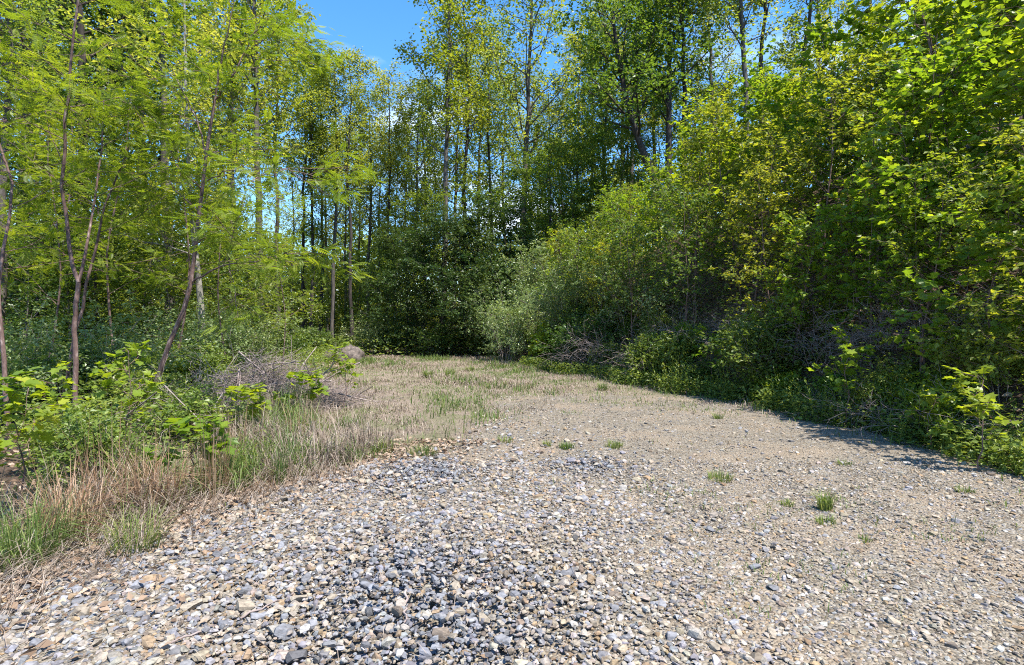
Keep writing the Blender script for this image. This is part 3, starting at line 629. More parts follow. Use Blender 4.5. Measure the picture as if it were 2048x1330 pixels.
# forked hill tree
def forked(seed):
    r = np.random.default_rng(seed); w = Geo(); c = Geo(); t = np.linspace(0, 1, 10)[:, None]
    trunk = np.array([0, 0, -.3]) + t * np.array([-.05, .1, 1.9])
    a = np.array([-.05, .1, 1.4]) + t * np.array([-2.6, -.3, 9.0]) + np.sin(t * 3.1) * np.array([-.5, 0, 0]); b = np.array([-.05, .1, 1.4]) + t * np.array([.2, .5, 10.5])
    P = np.stack([a, b]); R = np.stack([np.linspace(.20, .07, 10), np.linspace(.19, .05, 10)])
    tubes(w, trunk, np.linspace(.30, .21, 10), 9); tubes(w, P, R, 8)
    Lp, Lr = grow(r, P, R, 22, .35, 1, lambda t: 3.0 * (1.2 - .5 * t), .9, up=.05, npts=6, rfac=.4); tubes(w, Lp, np.maximum(Lr, .01), 5)
    Bp, Br = grow(r, Lp, Lr, 7, .2, 1, lambda t: 1.2 + 0 * t, .85, npts=4, rfac=.5); tubes(w, Bp, np.maximum(Br, .005), 3)
    Tp, _ = grow(r, Bp, Br, 5, .1, 1, lambda t: .45 + 0 * t, .8, npts=3); leafy(c, r, Tp, 9, .17, OVAL, .1, .5, -.2, .09)
    return [('trunk', w.mesh('trunk', M['bark_dark'])), ('crown', c.mesh('crown', M['under']))]
e = thing('forked_tree', forked(7), px2w(1340, 26), 26, None, 0, 1, 'large dark tree on the hillside forking low into a left-leaning and an upright limb', 'tree', G_H)
# left wood
G_L = 'tall trees of the wood on the left'
left = [(8, 15, 0, .75, 'grey trunk at the left border of the picture, behind the foreground saplings', 'bark'),
 (56, 21, 2, .9, 'dark thick trunk in the shaded wood left of the forked pink sapling'),
 (86, 24, 1, .9, 'thin dark trunk just left of the forked pink sapling, deep in the wood'),
 (165, 19, 5, .9, 'dark ivy-hung tree behind the top of the forked pink sapling'),
 (288, 22, 5, 1.0, 'big dark ivy-clad tree between the forked and the leaning sapling'),
 (342, 20, 2, .95, 'dark broad trunk showing behind and left of the leaning sapling'),
 (522, 25, 3, 1.05, 'tall grey tree with spreading limbs left of the blue sky gap'),
 (470, 29, 0, 1.0, 'straight grey tree behind the leaning sapling crown'),
 (552, 31, 1, .92, 'slender tree at the left edge of the blue sky gap'),
 (235, 28, 1, .9, 'thin tree deep in the left wood right of the forked sapling'),
 (130, 30, 0, .9, 'tall tree far back in the wood behind the forked sapling'),
 (20, 27, 4, .95, 'slim dark pole tree deep in the wood near the left border'),
 (420, 34, 4, .95, 'slim pole tree far behind the pale leaning stem')]
for it in left:
    px, Y, k, s, lab = it[:5]; put_tree(px, Y, IVY if k == 5 else TT[k], s, lab, 'tree', G_L)
pts = np.array([at(408, 735, 15), at(402, 610, 15), at(393, 520, 15), at(380, 400, 15), at(372, 200, 15), at(368, -40, 15)]); pts[0, 2] = float(terrain(pts[0, 0], 15)) - .2
def bent_tree(pts, r0, seed, leaf, bark, **k):
    r = np.random.default_rng(seed); w = Geo(); c = Geo(); o = pts[0].copy(); o[2] += .2
    tt = np.linspace(0, len(pts) - 1, 16); P = np.stack([np.interp(tt, np.arange(len(pts)), pts[:, a]) for a in range(3)], -1) - o
    R = np.linspace(r0, r0 * .25, 16); tubes(w, P, R, 8)
    Lp, Lr = grow(r, P[None], R[None], 16, .4, 1, lambda t: 2.4 + 0 * t, .9, npts=6, rfac=.4); tubes(w, Lp, np.maximum(Lr, .008), 4)
    Bp, Br = grow(r, Lp, Lr, 6, .2, 1, lambda t: .9 + 0 * t, .85, npts=4, rfac=.5); tubes(w, Bp, np.maximum(Br, .004), 3)
    Tp, _ = grow(r, Bp, Br, 5, .1, 1, lambda t: .4 + 0 * t, .8, npts=3); leafy(c, r, Tp, 8, .13, OVAL)
    return [('trunk', w.mesh('trunk', M[bark])), ('crown', c.mesh('crown', M[leaf]))], o
parts, o = bent_tree(pts, .10, 8, 'tall', 'bark_pale'); thing('forest_tree', parts, o[0], o[1], o[2], 0, 1, 'pale grey stem leaning behind the leaning brown sapling', 'tree', G_L)

# further trees that fill the wood
fil = []
for px, Y in [(-60, 33), (60, 37), (180, 38), (300, 36), (390, 41), (455, 38), (520, 40), (585, 44), (655, 45), (690, 42), (718, 47), (757, 44), (790, 46), (812, 42), (866, 46), (905, 43), (955, 45), (1010, 46), (1065, 47), (1125, 45), (1180, 47), (1240, 46)]:
    fil.append(put_tree(px, Y, TT[int(rr.integers(0, 5))], (.76 if 560 < px < 880 or 1050 < px < 1150 else 1.0) * rr.uniform(.95, 1.1), '', 'tree', 'slim trees far back in the wood'))
order_labels(fil, 'slim hindmost tree', '', [(600, 'behind the left wood'), (800, 'below the sky gap'), (1000, 'behind the dark hollow'), (1e9, 'behind the silvery shrubs')])

# understory trees
us = []
for px, Y, k, s in [(40, 15, 3, .7), (330, 16, 3, .75), (150, 21, 0, .9), (400, 24, 0, .9), (-40, 17, 0, 1.0), (70, 19, 2, .9), (190, 17, 0, .9), (290, 18, 3, 1.0), (360, 22, 2, .9), (455, 19, 0, .75), (500, 23, 3, .9), (110, 26, 1, 1.0), (240, 25, 2, 1.0), (430, 28, 1, .9), (20, 23, 3, 1.1)]:
    us.append(put_tree(px, Y, UN[k], s, '', 'tree', 'low leafy trees in the left wood', 'understory_tree'))
order_labels(us, 'low spreading green tree', 'in the left wood')
us = []
for px, Y, k, s in [(560, 36, 3, .8), (610, 41, 0, .8), (660, 38, 3, .75), (715, 40, 2, .7), (760, 35, 0, .75), (800, 33, 0, .85), (560, 50, 0, 1.2), (605, 50, 2, 1.1), (650, 52, 0, 1.25), (700, 51, 2, 1.1), (745, 53, 3, 1.4), (790, 50, 0, 1.2), (840, 50, 2, 1.2), (480, 48, 2, 1.2), (520, 46, 3, 1.3)]:
    us.append(put_tree(px, Y, UN[k], s, '', 'tree', 'low leafy trees behind the clearing', 'understory_tree'))
order_labels(us, 'low shaded leafy tree', 'behind the clearing')
us = []
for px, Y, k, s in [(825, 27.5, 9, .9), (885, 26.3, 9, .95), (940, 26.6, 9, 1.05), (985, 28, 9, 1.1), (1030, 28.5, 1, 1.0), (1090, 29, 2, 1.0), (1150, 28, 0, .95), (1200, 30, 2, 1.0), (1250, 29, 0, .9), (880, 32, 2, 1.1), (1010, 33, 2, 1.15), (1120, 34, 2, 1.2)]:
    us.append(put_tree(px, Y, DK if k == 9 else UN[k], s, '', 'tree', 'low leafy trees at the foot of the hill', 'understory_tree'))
hb = []
for px, Y, k, s in [(1265, 35, 2, 1.2), (1320, 38, 0, 1.3), (1400, 37, 2, 1.2), (1455, 35, 3, 1.4), (1540, 38, 0, 1.3), (1610, 36, 2, 1.1), (1185, 40, 2, 1.3), (1110, 42, 0, 1.4)]:
    hb.append(put_tree(px, Y, UN[k], s, '', 'tree', 'low leafy trees up the hillside', 'understory_tree'))
order_labels(hb, 'leafy lower tree', 'between the hillside trunks')
order_labels(us, 'dense dark green low tree', 'at the hill foot')

# ------------------------------------------------------------------ foreground locust saplings on the left
def locust_parts(stems, seed, origin, leafsize=.23, nl=9, t0=.35, per=3, bark='bark_red', Lm=1.5, leaf='locust'):
    r = np.random.default_rng(seed); w = Geo(); c = Geo()
    for pts, ra, rb, leafy_ in stems:
        pts = np.array(pts) - origin; n = 12; tt = np.linspace(0, len(pts) - 1, n)
        P = np.stack([np.interp(tt, np.arange(len(pts)), pts[:, a]) for a in range(3)], -1); P[1:-1] += r.normal(0, .012, (n - 2, 3))
        R = np.linspace(ra, rb, n) * .7; tubes(w, P, R, 8)
        if not leafy_: continue
        Lp, Lr = grow(r, P[None], R[None], nl, t0, 1, lambda t: Lm * (1.2 - .5 * t), 1.05, up=.03, npts=6, jit=.12, rfac=.42, flat=.7); tubes(w, Lp, np.maximum(Lr, .005), 5)
        Bp, Br = grow(r, Lp, Lr, 5, .2, 1, lambda t: Lm * .42 + 0 * t, .8, up=.0, npts=4, jit=.12, rfac=.5, flat=.5); tubes(w, Bp, np.maximum(Br, .003), 3)
        Tp, _ = grow(r, Bp, Br, 3, .2, 1, lambda t: .22 + 0 * t, .8, npts=3, flat=.5)
        leafy(c, r, np.concatenate([Tp, Bp[:, :3]]), per, leafsize, PINN, .15, .28, -.12, .03)
    return [('trunk', w.mesh('trunk', M[bark])), ('crown', c.mesh('crown', M[leaf]))]
YA = 8.6
def gp(px, Y, up=-.12): xx = px2w(px, Y); return np.array([xx, Y, float(terrain(xx, Y)) + up])
oA = gp(152, YA, 0)
SA = [([gp(152, YA), at(150, 700, YA), at(150, 640, YA), at(157, 565, YA)], .052, .046, 0),
      ([at(157, 565, YA), at(138, 500, YA), at(128, 400, YA), at(131, 260, YA - .1), at(136, 180, YA - .2), at(150, 60, YA - .3), at(165, -60, YA - .4)], .042, .018, 1),
      ([at(157, 565, YA), at(175, 490, YA + .1), at(190, 400, YA + .3), at(205, 290, YA + .5), at(208, 200, YA + .6)], .034, .010, 1)]
thing('locust_sapling', locust_parts(SA, 31, oA), *oA, 0, 1, 'pinkish-brown young tree at left whose trunk forks into two stems', 'sapling', 'feathery young trees on the left')
oC = gp(112, 9.4, 0)
SC = [([gp(112, 9.4), at(150, 660, 9.4), at(170, 590, 9.4), at(195, 470, 9.5), at(215, 400, 9.6), at(240, 340, 9.8), at(262, 280, 10)], .042, .012, 1)]
thing('locust_sapling', locust_parts(SC, 32, oC, t0=.5), *oC, 0, 1, 'thin brown young tree leaning right behind the forked sapling', 'sapling', 'feathery young trees on the left')
YB = 9.4; oB = gp(290, YB, 0)
SB = [([gp(290, YB), at(325, 720, YB), at(362, 640, YB), at(383, 565, YB), at(392, 480, YB), at(404, 380, YB), at(415, 290, YB), at(420, 240, YB), at(430, 200, YB)], .062, .030, 1),
      ([at(384, 565, YB), at(415, 545, YB - .3), at(450, 530, YB - .6), at(520, 522, YB - .9), at(585, 500, YB - 1.1)], .026, .008, 1),
      ([at(430, 200, YB), at(462, 160, YB - .2), at(490, 105, YB - .2), at(520, 40, YB - .3)], .022, .008, 1),
      ([at(430, 200, YB), at(440, 130, YB), at(455, 60, YB), at(470, -20, YB)], .024, .008, 1),
      ([at(412, 310, YB), at(395, 240, YB + .2), at(365, 180, YB + .4), at(340, 130, YB + .6)], .02, .007, 1),
      ([at(406, 430, YB), at(350, 380, YB + .3), at(315, 330, YB + .6)], .015, .005, 1),
      ([at(414, 362, YB), at(455, 342, YB - .3), at(560, 338, YB - .7), at(600, 335, YB - 1)], .016, .005, 1)]
thing('locust_sapling', locust_parts(SB, 33, oB, nl=6, t0=.4, Lm=1.2), *oB, 0, 1, 'brown young tree at left leaning strongly right, with a long low side branch', 'sapling', 'feathery young trees on the left')
oD = gp(22, 8.0, 0)
SD = [([gp(22, 8.0), at(8, 740, 8), at(2, 660, 8), at(-4, 590, 8), at(10, 480, 8.1), at(30, 380, 8.3), at(-20, 240, 8.4), at(0, 80, 8.4)], .048, .014, 1)]
thing('locust_sapling', locust_parts(SD, 34, oD, t0=.45), *oD, 0, 1, 'purplish slender trunk at the very left border', 'sapling', 'feathery young trees on the left')
LC = []
for sd_ in (41, 42):
    r = np.random.default_rng(sd_); z = np.linspace(-.15, 6.6, 7); st = np.stack([np.cumsum(r.normal(0, .12, 7)), np.cumsum(r.normal(0, .12, 7)), z], -1); st[0, :2] = 0
    LC.append(locust_parts([(st, .04, .012, 1)], sd_, np.zeros(3), nl=13, t0=.30, Lm=1.7, per=3))
ls = []
for px, Y, k, s in [(60, 12.5, 0, 1.0), (225, 13, 1, 1.1), (325, 13.5, 0, 1.05), (-60, 10.5, 1, 1.0), (565, 15.5, 1, .66), (475, 14.5, 0, .85), (130, 16, 1, 1.2)]:
    ls.append(put_tree(px, Y, LC[k], s, '', 'sapling', 'feathery saplings at the wood edge', 'locust_sapling'))
order_labels(ls, 'feathery yellow-green sapling', 'at the left wood edge')

# ------------------------------------------------------------------ the bank on the right: saplings and shrubs
LOB8 = (LOBED[0][[0, 1, 3, 4, 5, 7, 9, 10, 11]] , np.array([[0, 1 + i, 1 + (i + 1) % 8] for i in range(8)]))
SP = [sapling(301, 4.5, .028, 18, 1.4, size=.10, per=9, tpl=LOB8, nb=7), sapling(302, 5.2, .032, 20, 1.6, size=.10, per=9, tpl=LOB8, nb=8), sapling(303, 3.6, .022, 16, 1.2, size=.10, per=9, tpl=LOB8, nb=7), sapling(304, 4.6, .026, 14, 1.4, size=.10, per=9, tpl=LOB8, nst=2, nb=6), sapling(305, 5.6, .034, 22, 1.7, size=.095, per=9, nb=8, tpl=LOB8)]
OS = [sapling(311, 4.6, .03, 24, 1.5, 'lobed', 'bark_red', .10, 14, OVAL, nb=9), sapling(312, 5.4, .03, 26, 1.6, 'tall_y', 'bark_red', .10, 14, OVAL, nb=9), sapling(313, 5.0, .03, 26, 1.6, 'under', 'bark_red', .10, 14, OVAL, nb=9)]
bs = []; r = np.random.default_rng(77)
cand = []
for k in range(9000):
    Y = r.uniform(3.2, 27); d = r.uniform(1.0, 13.0); X_ = float(footx(Y)) + d / .86
    if X_ / Y > 1.12 or (Y > 20 and d < 2.0): continue
    mind = .85 + .028 * Y
    if all((X_ - a) ** 2 + (Y - b) ** 2 > mind ** 2 for a, b, _ in cand): cand.append((X_, Y, d))
    if len(cand) > 165: break
for px_, Y in ((1965, 7.6), (2035, 8.6), (1900, 9.4), (2010, 11), (1820, 10.5), (1985, 9.2)):
    cand.append((px2w(px_, Y), Y, max(1.6, float(bank_d(px2w(px_, Y), Y)))))
SHADE_SAPLINGS = [(6.15, 8.6), (5.5, 11.2), (6.4, 6.4)]  # saplings added to cast broken shadows onto the gravel, the last out of view
for X_, Y, d in cand:
    near = Y < 11
    k = int(r.integers(0, 5)); pr = SP[k] if (r.random() < (.85 if near else .45)) else OS[int(r.integers(0, 3))]
    hgt = min(.55 + .16 * d, 1.3 if Y < 13 else max(.66, 1.3 - .06 * (Y - 13)))
    hgt *= r.uniform(.85, 1.15)
    e = thing('bank_sapling', pr, X_, Y, None, r.uniform(0, 6.28), hgt, '', 'sapling', 'broad-leaved saplings on the bank', tilt=(r.normal(0, .05), -.10 + r.normal(0, .05))); bs.append(e)
for X_, Y in SHADE_SAPLINGS:
    bs.append(thing('bank_sapling', OS[int(r.integers(0, 3))], X_, Y, None, r.uniform(0, 6.28), r.uniform(.62, .85), '', 'sapling', 'broad-leaved saplings on the bank', tilt=(r.normal(0, .05), -.16)))
order_labels(bs, 'yellow-green bank sapling', '', [(1300, 'beside the silvery shrubs'), (1600, 'below the forked tree'), (1850, 'around the shaded gap'), (1e9, 'at the right border')])
SH = [shrub(401, size=.085, per=10), shrub(402, 4.2, 22, size=.11, per=11, nb=11, ntw=6, arch=-.12), shrub(403, 1.8, 12, 'olive', size=.07), ]
BR = [shrub(411, 1.5, 14, 'dark', 'twig', .085, 8), shrub(412, 1.2, 12, 'forb', 'twig', .085, 7), shrub(413, 1.0, 12, 'lobed', 'twig', .075, 6, tpl=LOBED)]
SG = 'silvery shrubs where the bank meets the clearing'
for px, Y, k, s, lab in [(1015, 24.5, 1, .72, 'large silvery-green shrub arching over the dark hollow at the clearing end'),
    (1060, 22.0, 0, .95, 'silvery-green shrub right of the dark hollow'), (1130, 20, 1, .5, 'pale silvery shrub bulging from the bank, left of the dead bramble'),
    (1200, 19, 1, .5, 'tall pale shrub above the dead bramble'), (1010, 21.5, 2, .9, 'small silvery shrub at the right side of the dark hollow'),
    (1255, 17.0, 2, 1.1, 'grey-green shrub on the bank right of the dead bramble'), (745, 27, 2, .85, 'small silvery shrub at the wood edge right of the grey mound'),
    (500, 16.5, 0, .85, 'pale-leaved shrub behind the brush pile'), (430, 14.5, 2, .9, 'pale-leaved shrub left of the brush pile'), (1090, 25.5, 1, .75, 'high silvery shrub behind the others, under the thick centre trunk')]:
    thing('silvery_shrub', SH[k], px2w(px, Y), Y, None, rr.uniform(0, 6.28), s, lab, 'shrub', SG)
lo = []
for k in range(44):
    Y = r.uniform(4.6, 26); d = abs(r.normal(0, 1.0)) + .35; X_ = float(footx(Y)) + d
    if X_ / Y > 1.05: continue
    lo.append(thing('bank_shrub', BR[[0, 1, 1, 2, 2][int(r.integers(0, 5))]], X_, Y, None, r.uniform(0, 6.28), r.uniform(.4, .9), '', 'shrub', 'low shrubs along the foot of the bank'))
for px, Y in [(770, 28), (815, 27.5), (870, 25.2), (955, 25.0), (720, 28.5), (640, 28), (600, 27), (570, 24)]:
    lo.append(thing('bank_shrub', BR[0], px2w(px, Y), Y, None, r.uniform(0, 6.28), r.uniform(.6, 1.0), '', 'shrub', 'low shrubs along the foot of the bank'))
order_labels(lo, 'low green shrub', '', [(1000, 'at the clearing end'), (1300, 'below the silvery shrubs'), (1650, 'below the forked tree'), (1e9, 'near the right border')])
DB = [dead_bush(501), dead_bush(502, 1.0, 20)]
for px, Y, k, s, lab in [(1205, 16.8, 0, .95, 'tangle of dead brownish bramble stems on the bank below the pale shrub'), (1290, 15.2, 1, 1.0, 'small dead bramble on the bank beside the yellow-green saplings'),
    (1640, 10.8, 1, .85, 'bare twiggy bush in the gap on the shaded bank'), (1800, 9.8, 0, .85, 'bare purplish twig tangle high on the shaded bank'), (1930, 8.6, 1, 1.1, 'bare twig tangle near the right border of the bank'), (1720, 8.8, 1, .7, 'low dead twig heap at the foot of the shaded bank'), (1480, 13.5, 1, .7, 'dead twig tangle behind the thin bright sapling'), (1870, 7.6, 1, .8, 'dead stems between seedlings at the right bank foot'), (1380, 14.8, 1, .9, 'dead stems on the bank left of the thin bright sapling'), (1560, 12.0, 1, 1.1, 'bare stems left of the gap on the shaded bank'), (420, 9.6, 1, 1.0, 'bare grey twiggy bush left of the brush pile'), (370, 8.0, 1, .8, 'bare twigs in front of the leaning sapling')]:
    thing('dead_bramble', DB[k], px2w(px, Y), Y, None, rr.uniform(0, 6.28), s, lab, 'bramble', 'dead brambles on the bank')

# ------------------------------------------------------------------ left: brush, seedlings, forbs, dry grass
FB = [forb(601), forb(602, .75, 6), forb(603, .5, 5, lsize=.09)]
fb = []
for k in range(64):
    Y = 5.0 + 9 * r.random() ** 1.4; d = r.uniform(-.55, .5); X_ = float(footx(Y)) + d
    if X_ / Y < 1.0: fb.append(thing('leafy_weed', FB[int(r.integers(0, 3))], X_, Y, None, r.uniform(0, 6.28), r.uniform(.7, 1.3), '', 'weed', 'narrow-leaved weeds along the right edge'))
order_labels(fb, 'narrow-leaved green weed', '', [(1500, 'by the far gravel edge'), (1800, 'below the shaded gap'), (1e9, 'by the right border')])
fb = []
for k in range(70):
    Y = r.uniform(5.2, 15); X_ = float(clear_left(Y)) + .9 - abs(r.normal(0, 1.7))
    front = X_ / Y > -.56
    if front and Y > 10: continue
    if X_ / Y > -1.0: fb.append(thing('leafy_weed', FB[int(r.integers(0, 3))] if front or r.random() < .6 else BR[1], X_, Y, None, r.uniform(0, 6.28), r.uniform(.5, .85) if front else r.uniform(.4, .75), '', 'weed', 'green weeds left of the clearing'))
order_labels(fb, 'green leafy weed', '', [(200, 'below the forked sapling'), (420, 'by the leaning sapling'), (1e9, 'before the brush pile')])
fb = []
for k in range(30):
    Y = r.uniform(9, 17); X_ = px2w(r.uniform(-20, 390), Y)
    fb.append(thing('wood_edge_shrub', [BR[1], BR[2], BR[1], SH[2]][int(r.integers(0, 4))], X_, Y, None, r.uniform(0, 6.28), r.uniform(.6, 1.0), '', 'shrub', 'low shrubs under the saplings'))
order_labels(fb, 'low bright green shrub', '', [(130, 'left of the forked sapling'), (290, 'between the two foreground saplings'), (1e9, 'behind the leaning sapling')])
SE = [sapling(701, 1.2, .010, 8, .42, 'lobed', 'bark_red', .09, 6, nb=3, t0=.35), sapling(702, .9, .009, 6, .36, 'lobed', 'bark_red', .095, 5, nb=3, t0=.45), sapling(703, 1.5, .012, 9, .5, 'lobed', 'bark_red', .09, 6, nb=3, t0=.3)]
GS = 'lobed-leaf seedlings on the left'
for px, Y, k, s, lab in [(385, 5.3, 1, 1.0, 'lobed-leaf seedling standing in the rust-coloured grass beside the gravel'), (40, 4.6, 2, .75, 'big-leaved seedling at the left border above the dry grass'),
    (-40, 4.2, 0, .95, 'bright big-leaved seedling cut by the left border'), (125, 6.6, 2, .75, 'broad-leaved seedling at the foot of the forked sapling'), (690, 10.3, 0, .9, 'small lone seedling right of the brush pile in the straw'),
    (250, 6.6, 0, 1.0, 'broad-leaved seedling between the forked and leaning saplings'), (480, 7.6, 1, 1.0, 'small seedling in front of the brush pile'), (600, 9.0, 1, 1.1, 'leafy seedling at the right front of the brush pile'),
    (1960, 6.0, 0, .85, 'bright lobed-leaf seedling at the right border on the bank foot'), (1420, 12.6, 2, .95, 'bright thin sapling standing in front of the shaded bank'), (1860, 7.0, 1, 1.0, 'lobed-leaf seedling on the bank foot near the right border'), (1690, 8.6, 2, 1.0, 'bright seedling in front of the gap on the shaded bank')]:
    thing('seedling', SE[k], px2w(px, Y), Y, None, rr.uniform(0, 6.28), s, lab, 'seedling', GS)
for px, Y, n, h, rad, leaf, ln, lab in [(140, 4.15, 230, .62, .18, 'rust', 1.1, 'dry rusty grass clump nearest the left border'), (300, 4.75, 270, .66, .20, 'rust', 1.2, 'big rust-brown dry grass clump beside the left gravel edge'),
    (470, 6.0, 70, .8, .25, 'rust', .5, 'loose upright dry stalks in front of the brush pile, left group'), (590, 7.2, 60, .7, .3, 'rust', .5, 'loose upright dry stalks in front of the brush pile, right group'), (215, 4.7, 50, .85, .2, 'rust', .4, 'tall upright dry stalks between the two rusty clumps'), (425, 5.1, 90, .75, .14, 'rust', .35, 'thin clump of tall reddish dry stalks right of the rust-brown clump'), (520, 5.35, 110, .34, .22, 'rust', 1.4, 'low brown dry clump at the tip of the gravel edge'),
    (45, 3.75, 380, .55, .22, 'grass', 1.3, 'long green grass clump at the left border'), (270, 3.95, 160, .32, .16, 'grass', 1.0, 'low green grass clump in front of the rust-brown clump'),
    (557, 5.45, 60, .55, .05, 'grass', .4, 'tall green grass stalk at the gravel edge'), (220, 5.4, 240, .6, .32, 'straw', 1.2, 'pale straw clump behind the rusty grass'), (620, 6.4, 140, .40, .34, 'straw', 1.3, 'pale dry clump at the edge of the straw field'), (500, 6.9, 180, .5, .34, 'straw', 1.2, 'pale dry clump in front of the brush pile')]:
    me = tuft(int(px) + 900, n, h, rad, leaf, .0032, ln); xx = px2w(px, Y)
    o = link(bpy.data.objects.new('dry_grass_clump' if leaf != 'grass' else 'grass_clump', me)); o.location = (xx, Y, float(terrain(xx, Y))); tag(o, lab, 'grass clump', 'grass clumps on the left edge')
# tufts on the gravel and in the straw field
for px, py, n, h, rad, lab in [(1095, 893, 70, .10, .05, 'small green grass tuft on gravel, left of three in a row'), (1133, 897, 120, .11, .09, 'wider green grass tuft, middle of three in a row on gravel'),
    (1228, 895, 130, .11, .11, 'green grass tuft on gravel, right of three in a row'), (1440, 962, 120, .11, .12, 'sparse green tuft in the middle of the right gravel'), (1650, 1022, 130, .20, .05, 'upright bright grass tuft on the right gravel'),
    (1652, 1050, 80, .08, .07, 'low leafy tuft just in front of the upright tuft'), (1575, 1013, 60, .07, .05, 'small tuft left of the upright bright tuft'), (1436, 838, 70, .12, .07, 'dark tuft at the edge of the bank shadow'),
    (1690, 930, 60, .07, .09, 'thin green tuft on gravel below the bank shadow'), (856, 756, 120, .28, .14, 'green tuft in the far straw field, left of two'), (900, 752, 110, .26, .13, 'green tuft in the far straw field, right of two'),
    (1204, 780, 110, .22, .11, 'bright tuft near the far bank edge'), (940, 742, 90, .24, .12, 'farthest tuft before the dark hollow'), (700, 850, 140, .2, .2, 'green tuft in the straw field near the gravel tip'), (845, 910, 150, .16, .18, 'green tuft at the rim of the near straw field'),
    (1010, 885, 80, .10, .10, 'faint tuft at the straw edge left of the three gravel tufts'), (760, 905, 130, .18, .2, 'green tuft in the straw above the blue-grey stone heap'), (1730, 1085, 40, .06, .05, 'tiny tuft on the pale gravel at right'), (1930, 985, 60, .08, .08, 'tiny tuft near the shadow at the right border')]:
    Y = CAMZ * F / (py - HOR); xx = px2w(px, Y)
    o = link(bpy.data.objects.new('grass_tuft', tuft(int(px), n, h, rad, 'grass', .0026 + .0002 * Y, .85))); o.location = (xx, Y, float(terrain(xx, Y)) + .004); tag(o, lab, 'grass tuft', 'grass tufts in the clearing')

# brush pile
r = np.random.default_rng(88); e = thing('brush_pile', [], px2w(540, 11.0), 11.0, None, 0, 1.0, 'heap of dead brownish branches and twigs at the left of the clearing', 'brush pile')
def stick(n, L0, bx, by, hz, r):
    a = r.uniform(0, 6.28, n); p0 = np.stack([r.normal(0, bx, n), r.normal(0, by, n), np.zeros(n)], -1)
    p0[:, 2] = np.maximum(.03, hz * np.exp(-(p0[:, 0] / (1.3 * bx)) ** 2 - (p0[:, 1] / (1.5 * by)) ** 2) * r.random(n))
    el_ = r.normal(.12, .38, n); d = np.stack([np.cos(a) * np.cos(el_), np.sin(a) * np.cos(el_), np.sin(el_)], -1); ln = L0 * r.uniform(.5, 1.4, n); pts = []
    for k in range(5):
        pts.append(p0 + d * (ln * (k / 4 - .5))[:, None] + r.normal(0, .02, (n, 3)))
    P = np.stack(pts, 1); P[..., 2] = np.maximum(P[..., 2], .0); return P
for k in range(70):
    P = stick(1, 1.4, .85, .6, .85, r); gg = Geo(); tubes(gg, P, (np.linspace(1, .5, 5) * r.uniform(.008, .02))[None], 6); part('branch', gg.mesh('branch', M['twig']), e)
P = stick(2200, .75, .9, .6, .95, r); gg = Geo(); tubes(gg, P, (np.linspace(1, .5, 5)[None] * r.uniform(.0025, .006, (2200, 1))), 3)
o = part('twigs', gg.mesh('twigs', M['twig']), e); o['kind'] = 'stuff'
# long fallen branch beside the pile
def fallen(pts, ra, rb, nb, seed, mat='twig'):
    r = np.random.default_rng(seed); w = Geo(); pts = np.array(pts); n = 9; tt = np.linspace(0, len(pts) - 1, n)
    P = np.stack([np.interp(tt, np.arange(len(pts)), pts[:, a]) for a in range(3)], -1); P[1:-1] += r.normal(0, .006, (n - 2, 3)); R = np.linspace(ra, rb, n); o = P[0].copy(); P = P - o
    tubes(w, P, R, 7)
    if nb: Bp, Br = grow(r, P[None], R[None], nb, .3, 1, lambda t: .45 + 0 * t, .6, npts=4, rfac=.6); tubes(w, Bp, np.maximum(Br, .003), 4)
    return w.mesh('branch', M[mat]), o
for pts, ra, rb, nb, lab in [([gp(600, 10.6, .02), at(640, 755, 10.4), at(680, 715, 10.3)], .02, .007, 4, 'long dead branch jutting right from the brush pile'),
    ([gp(250, 7.4, .3), at(330, 770, 7.2), gp(450, 7.0, .02)], .010, .004, 3, 'thin pale dead branch arching in front of the leaning sapling'),
    ([gp(445, 8.2, .5), gp(400, 7.4, .03)], .009, .004, 2, 'thin dead branch propped left of the brush pile')]:
    me, o_ = fallen(pts, ra, rb, nb, int(ra * 1e4) + nb); o = link(bpy.data.objects.new('dead_branch', me)); o.location = o_; tag(o, lab, 'branch', 'dead branches on the left')
# twigs lying on the gravel
def gpt(px, py, h=.012):
    Y = CAMZ * F / (py - HOR); xx = px2w(px, Y); return np.array([xx, Y, float(terrain(xx, Y)) + h + float(heap(xx, Y))])
for pts, ra, mat, lab in [([(850, 1172), (890, 1185), (945, 1208)], .007, 'bark_dark', 'dark curved twig on the blue-grey stones'), ([(812, 1215), (808, 1255), (808, 1282)], .008, 'twig', 'thick stub of stick standing out on the near gravel'),
    ([(945, 1195), (978, 1172)], .006, 'twig', 'pale short stick right of the dark curved twig'), ([(1050, 1085), (1052, 1045)], .005, 'twig', 'thin pale stick in the middle of the gravel'), ([(1045, 1050), (1075, 1075)], .004, 'twig', 'thin slanting stick touching the pale one'),
    ([(1400, 1020), (1440, 1040)], .005, 'bark_dark', 'dark twig on the tan gravel at right'), ([(1380, 1322), (1420, 1312), (1445, 1305)], .006, 'twig', 'reddish bent twig at the lower edge'), ([(480, 1250), (560, 1215)], .006, 'twig', 'dry stick on the stones at lower left'),
    ([(330, 1300), (430, 1262)], .006, 'twig', 'long dry stick near the lower left corner'), ([(600, 1100), (680, 1082)], .005, 'twig', 'thin stick left of the gravel centre'), ([(700, 1145), (760, 1150)], .006, 'bark_dark', 'dark flat stick left of the curved twig')]:
    P = [gpt(a, b) for a, b in pts]; me, o_ = fallen(P, ra, ra * .55, 0, int(pts[0][0]), mat); o = link(bpy.data.objects.new('twig', me)); o.location = o_; tag(o, lab, 'twig', 'twigs on the gravel')

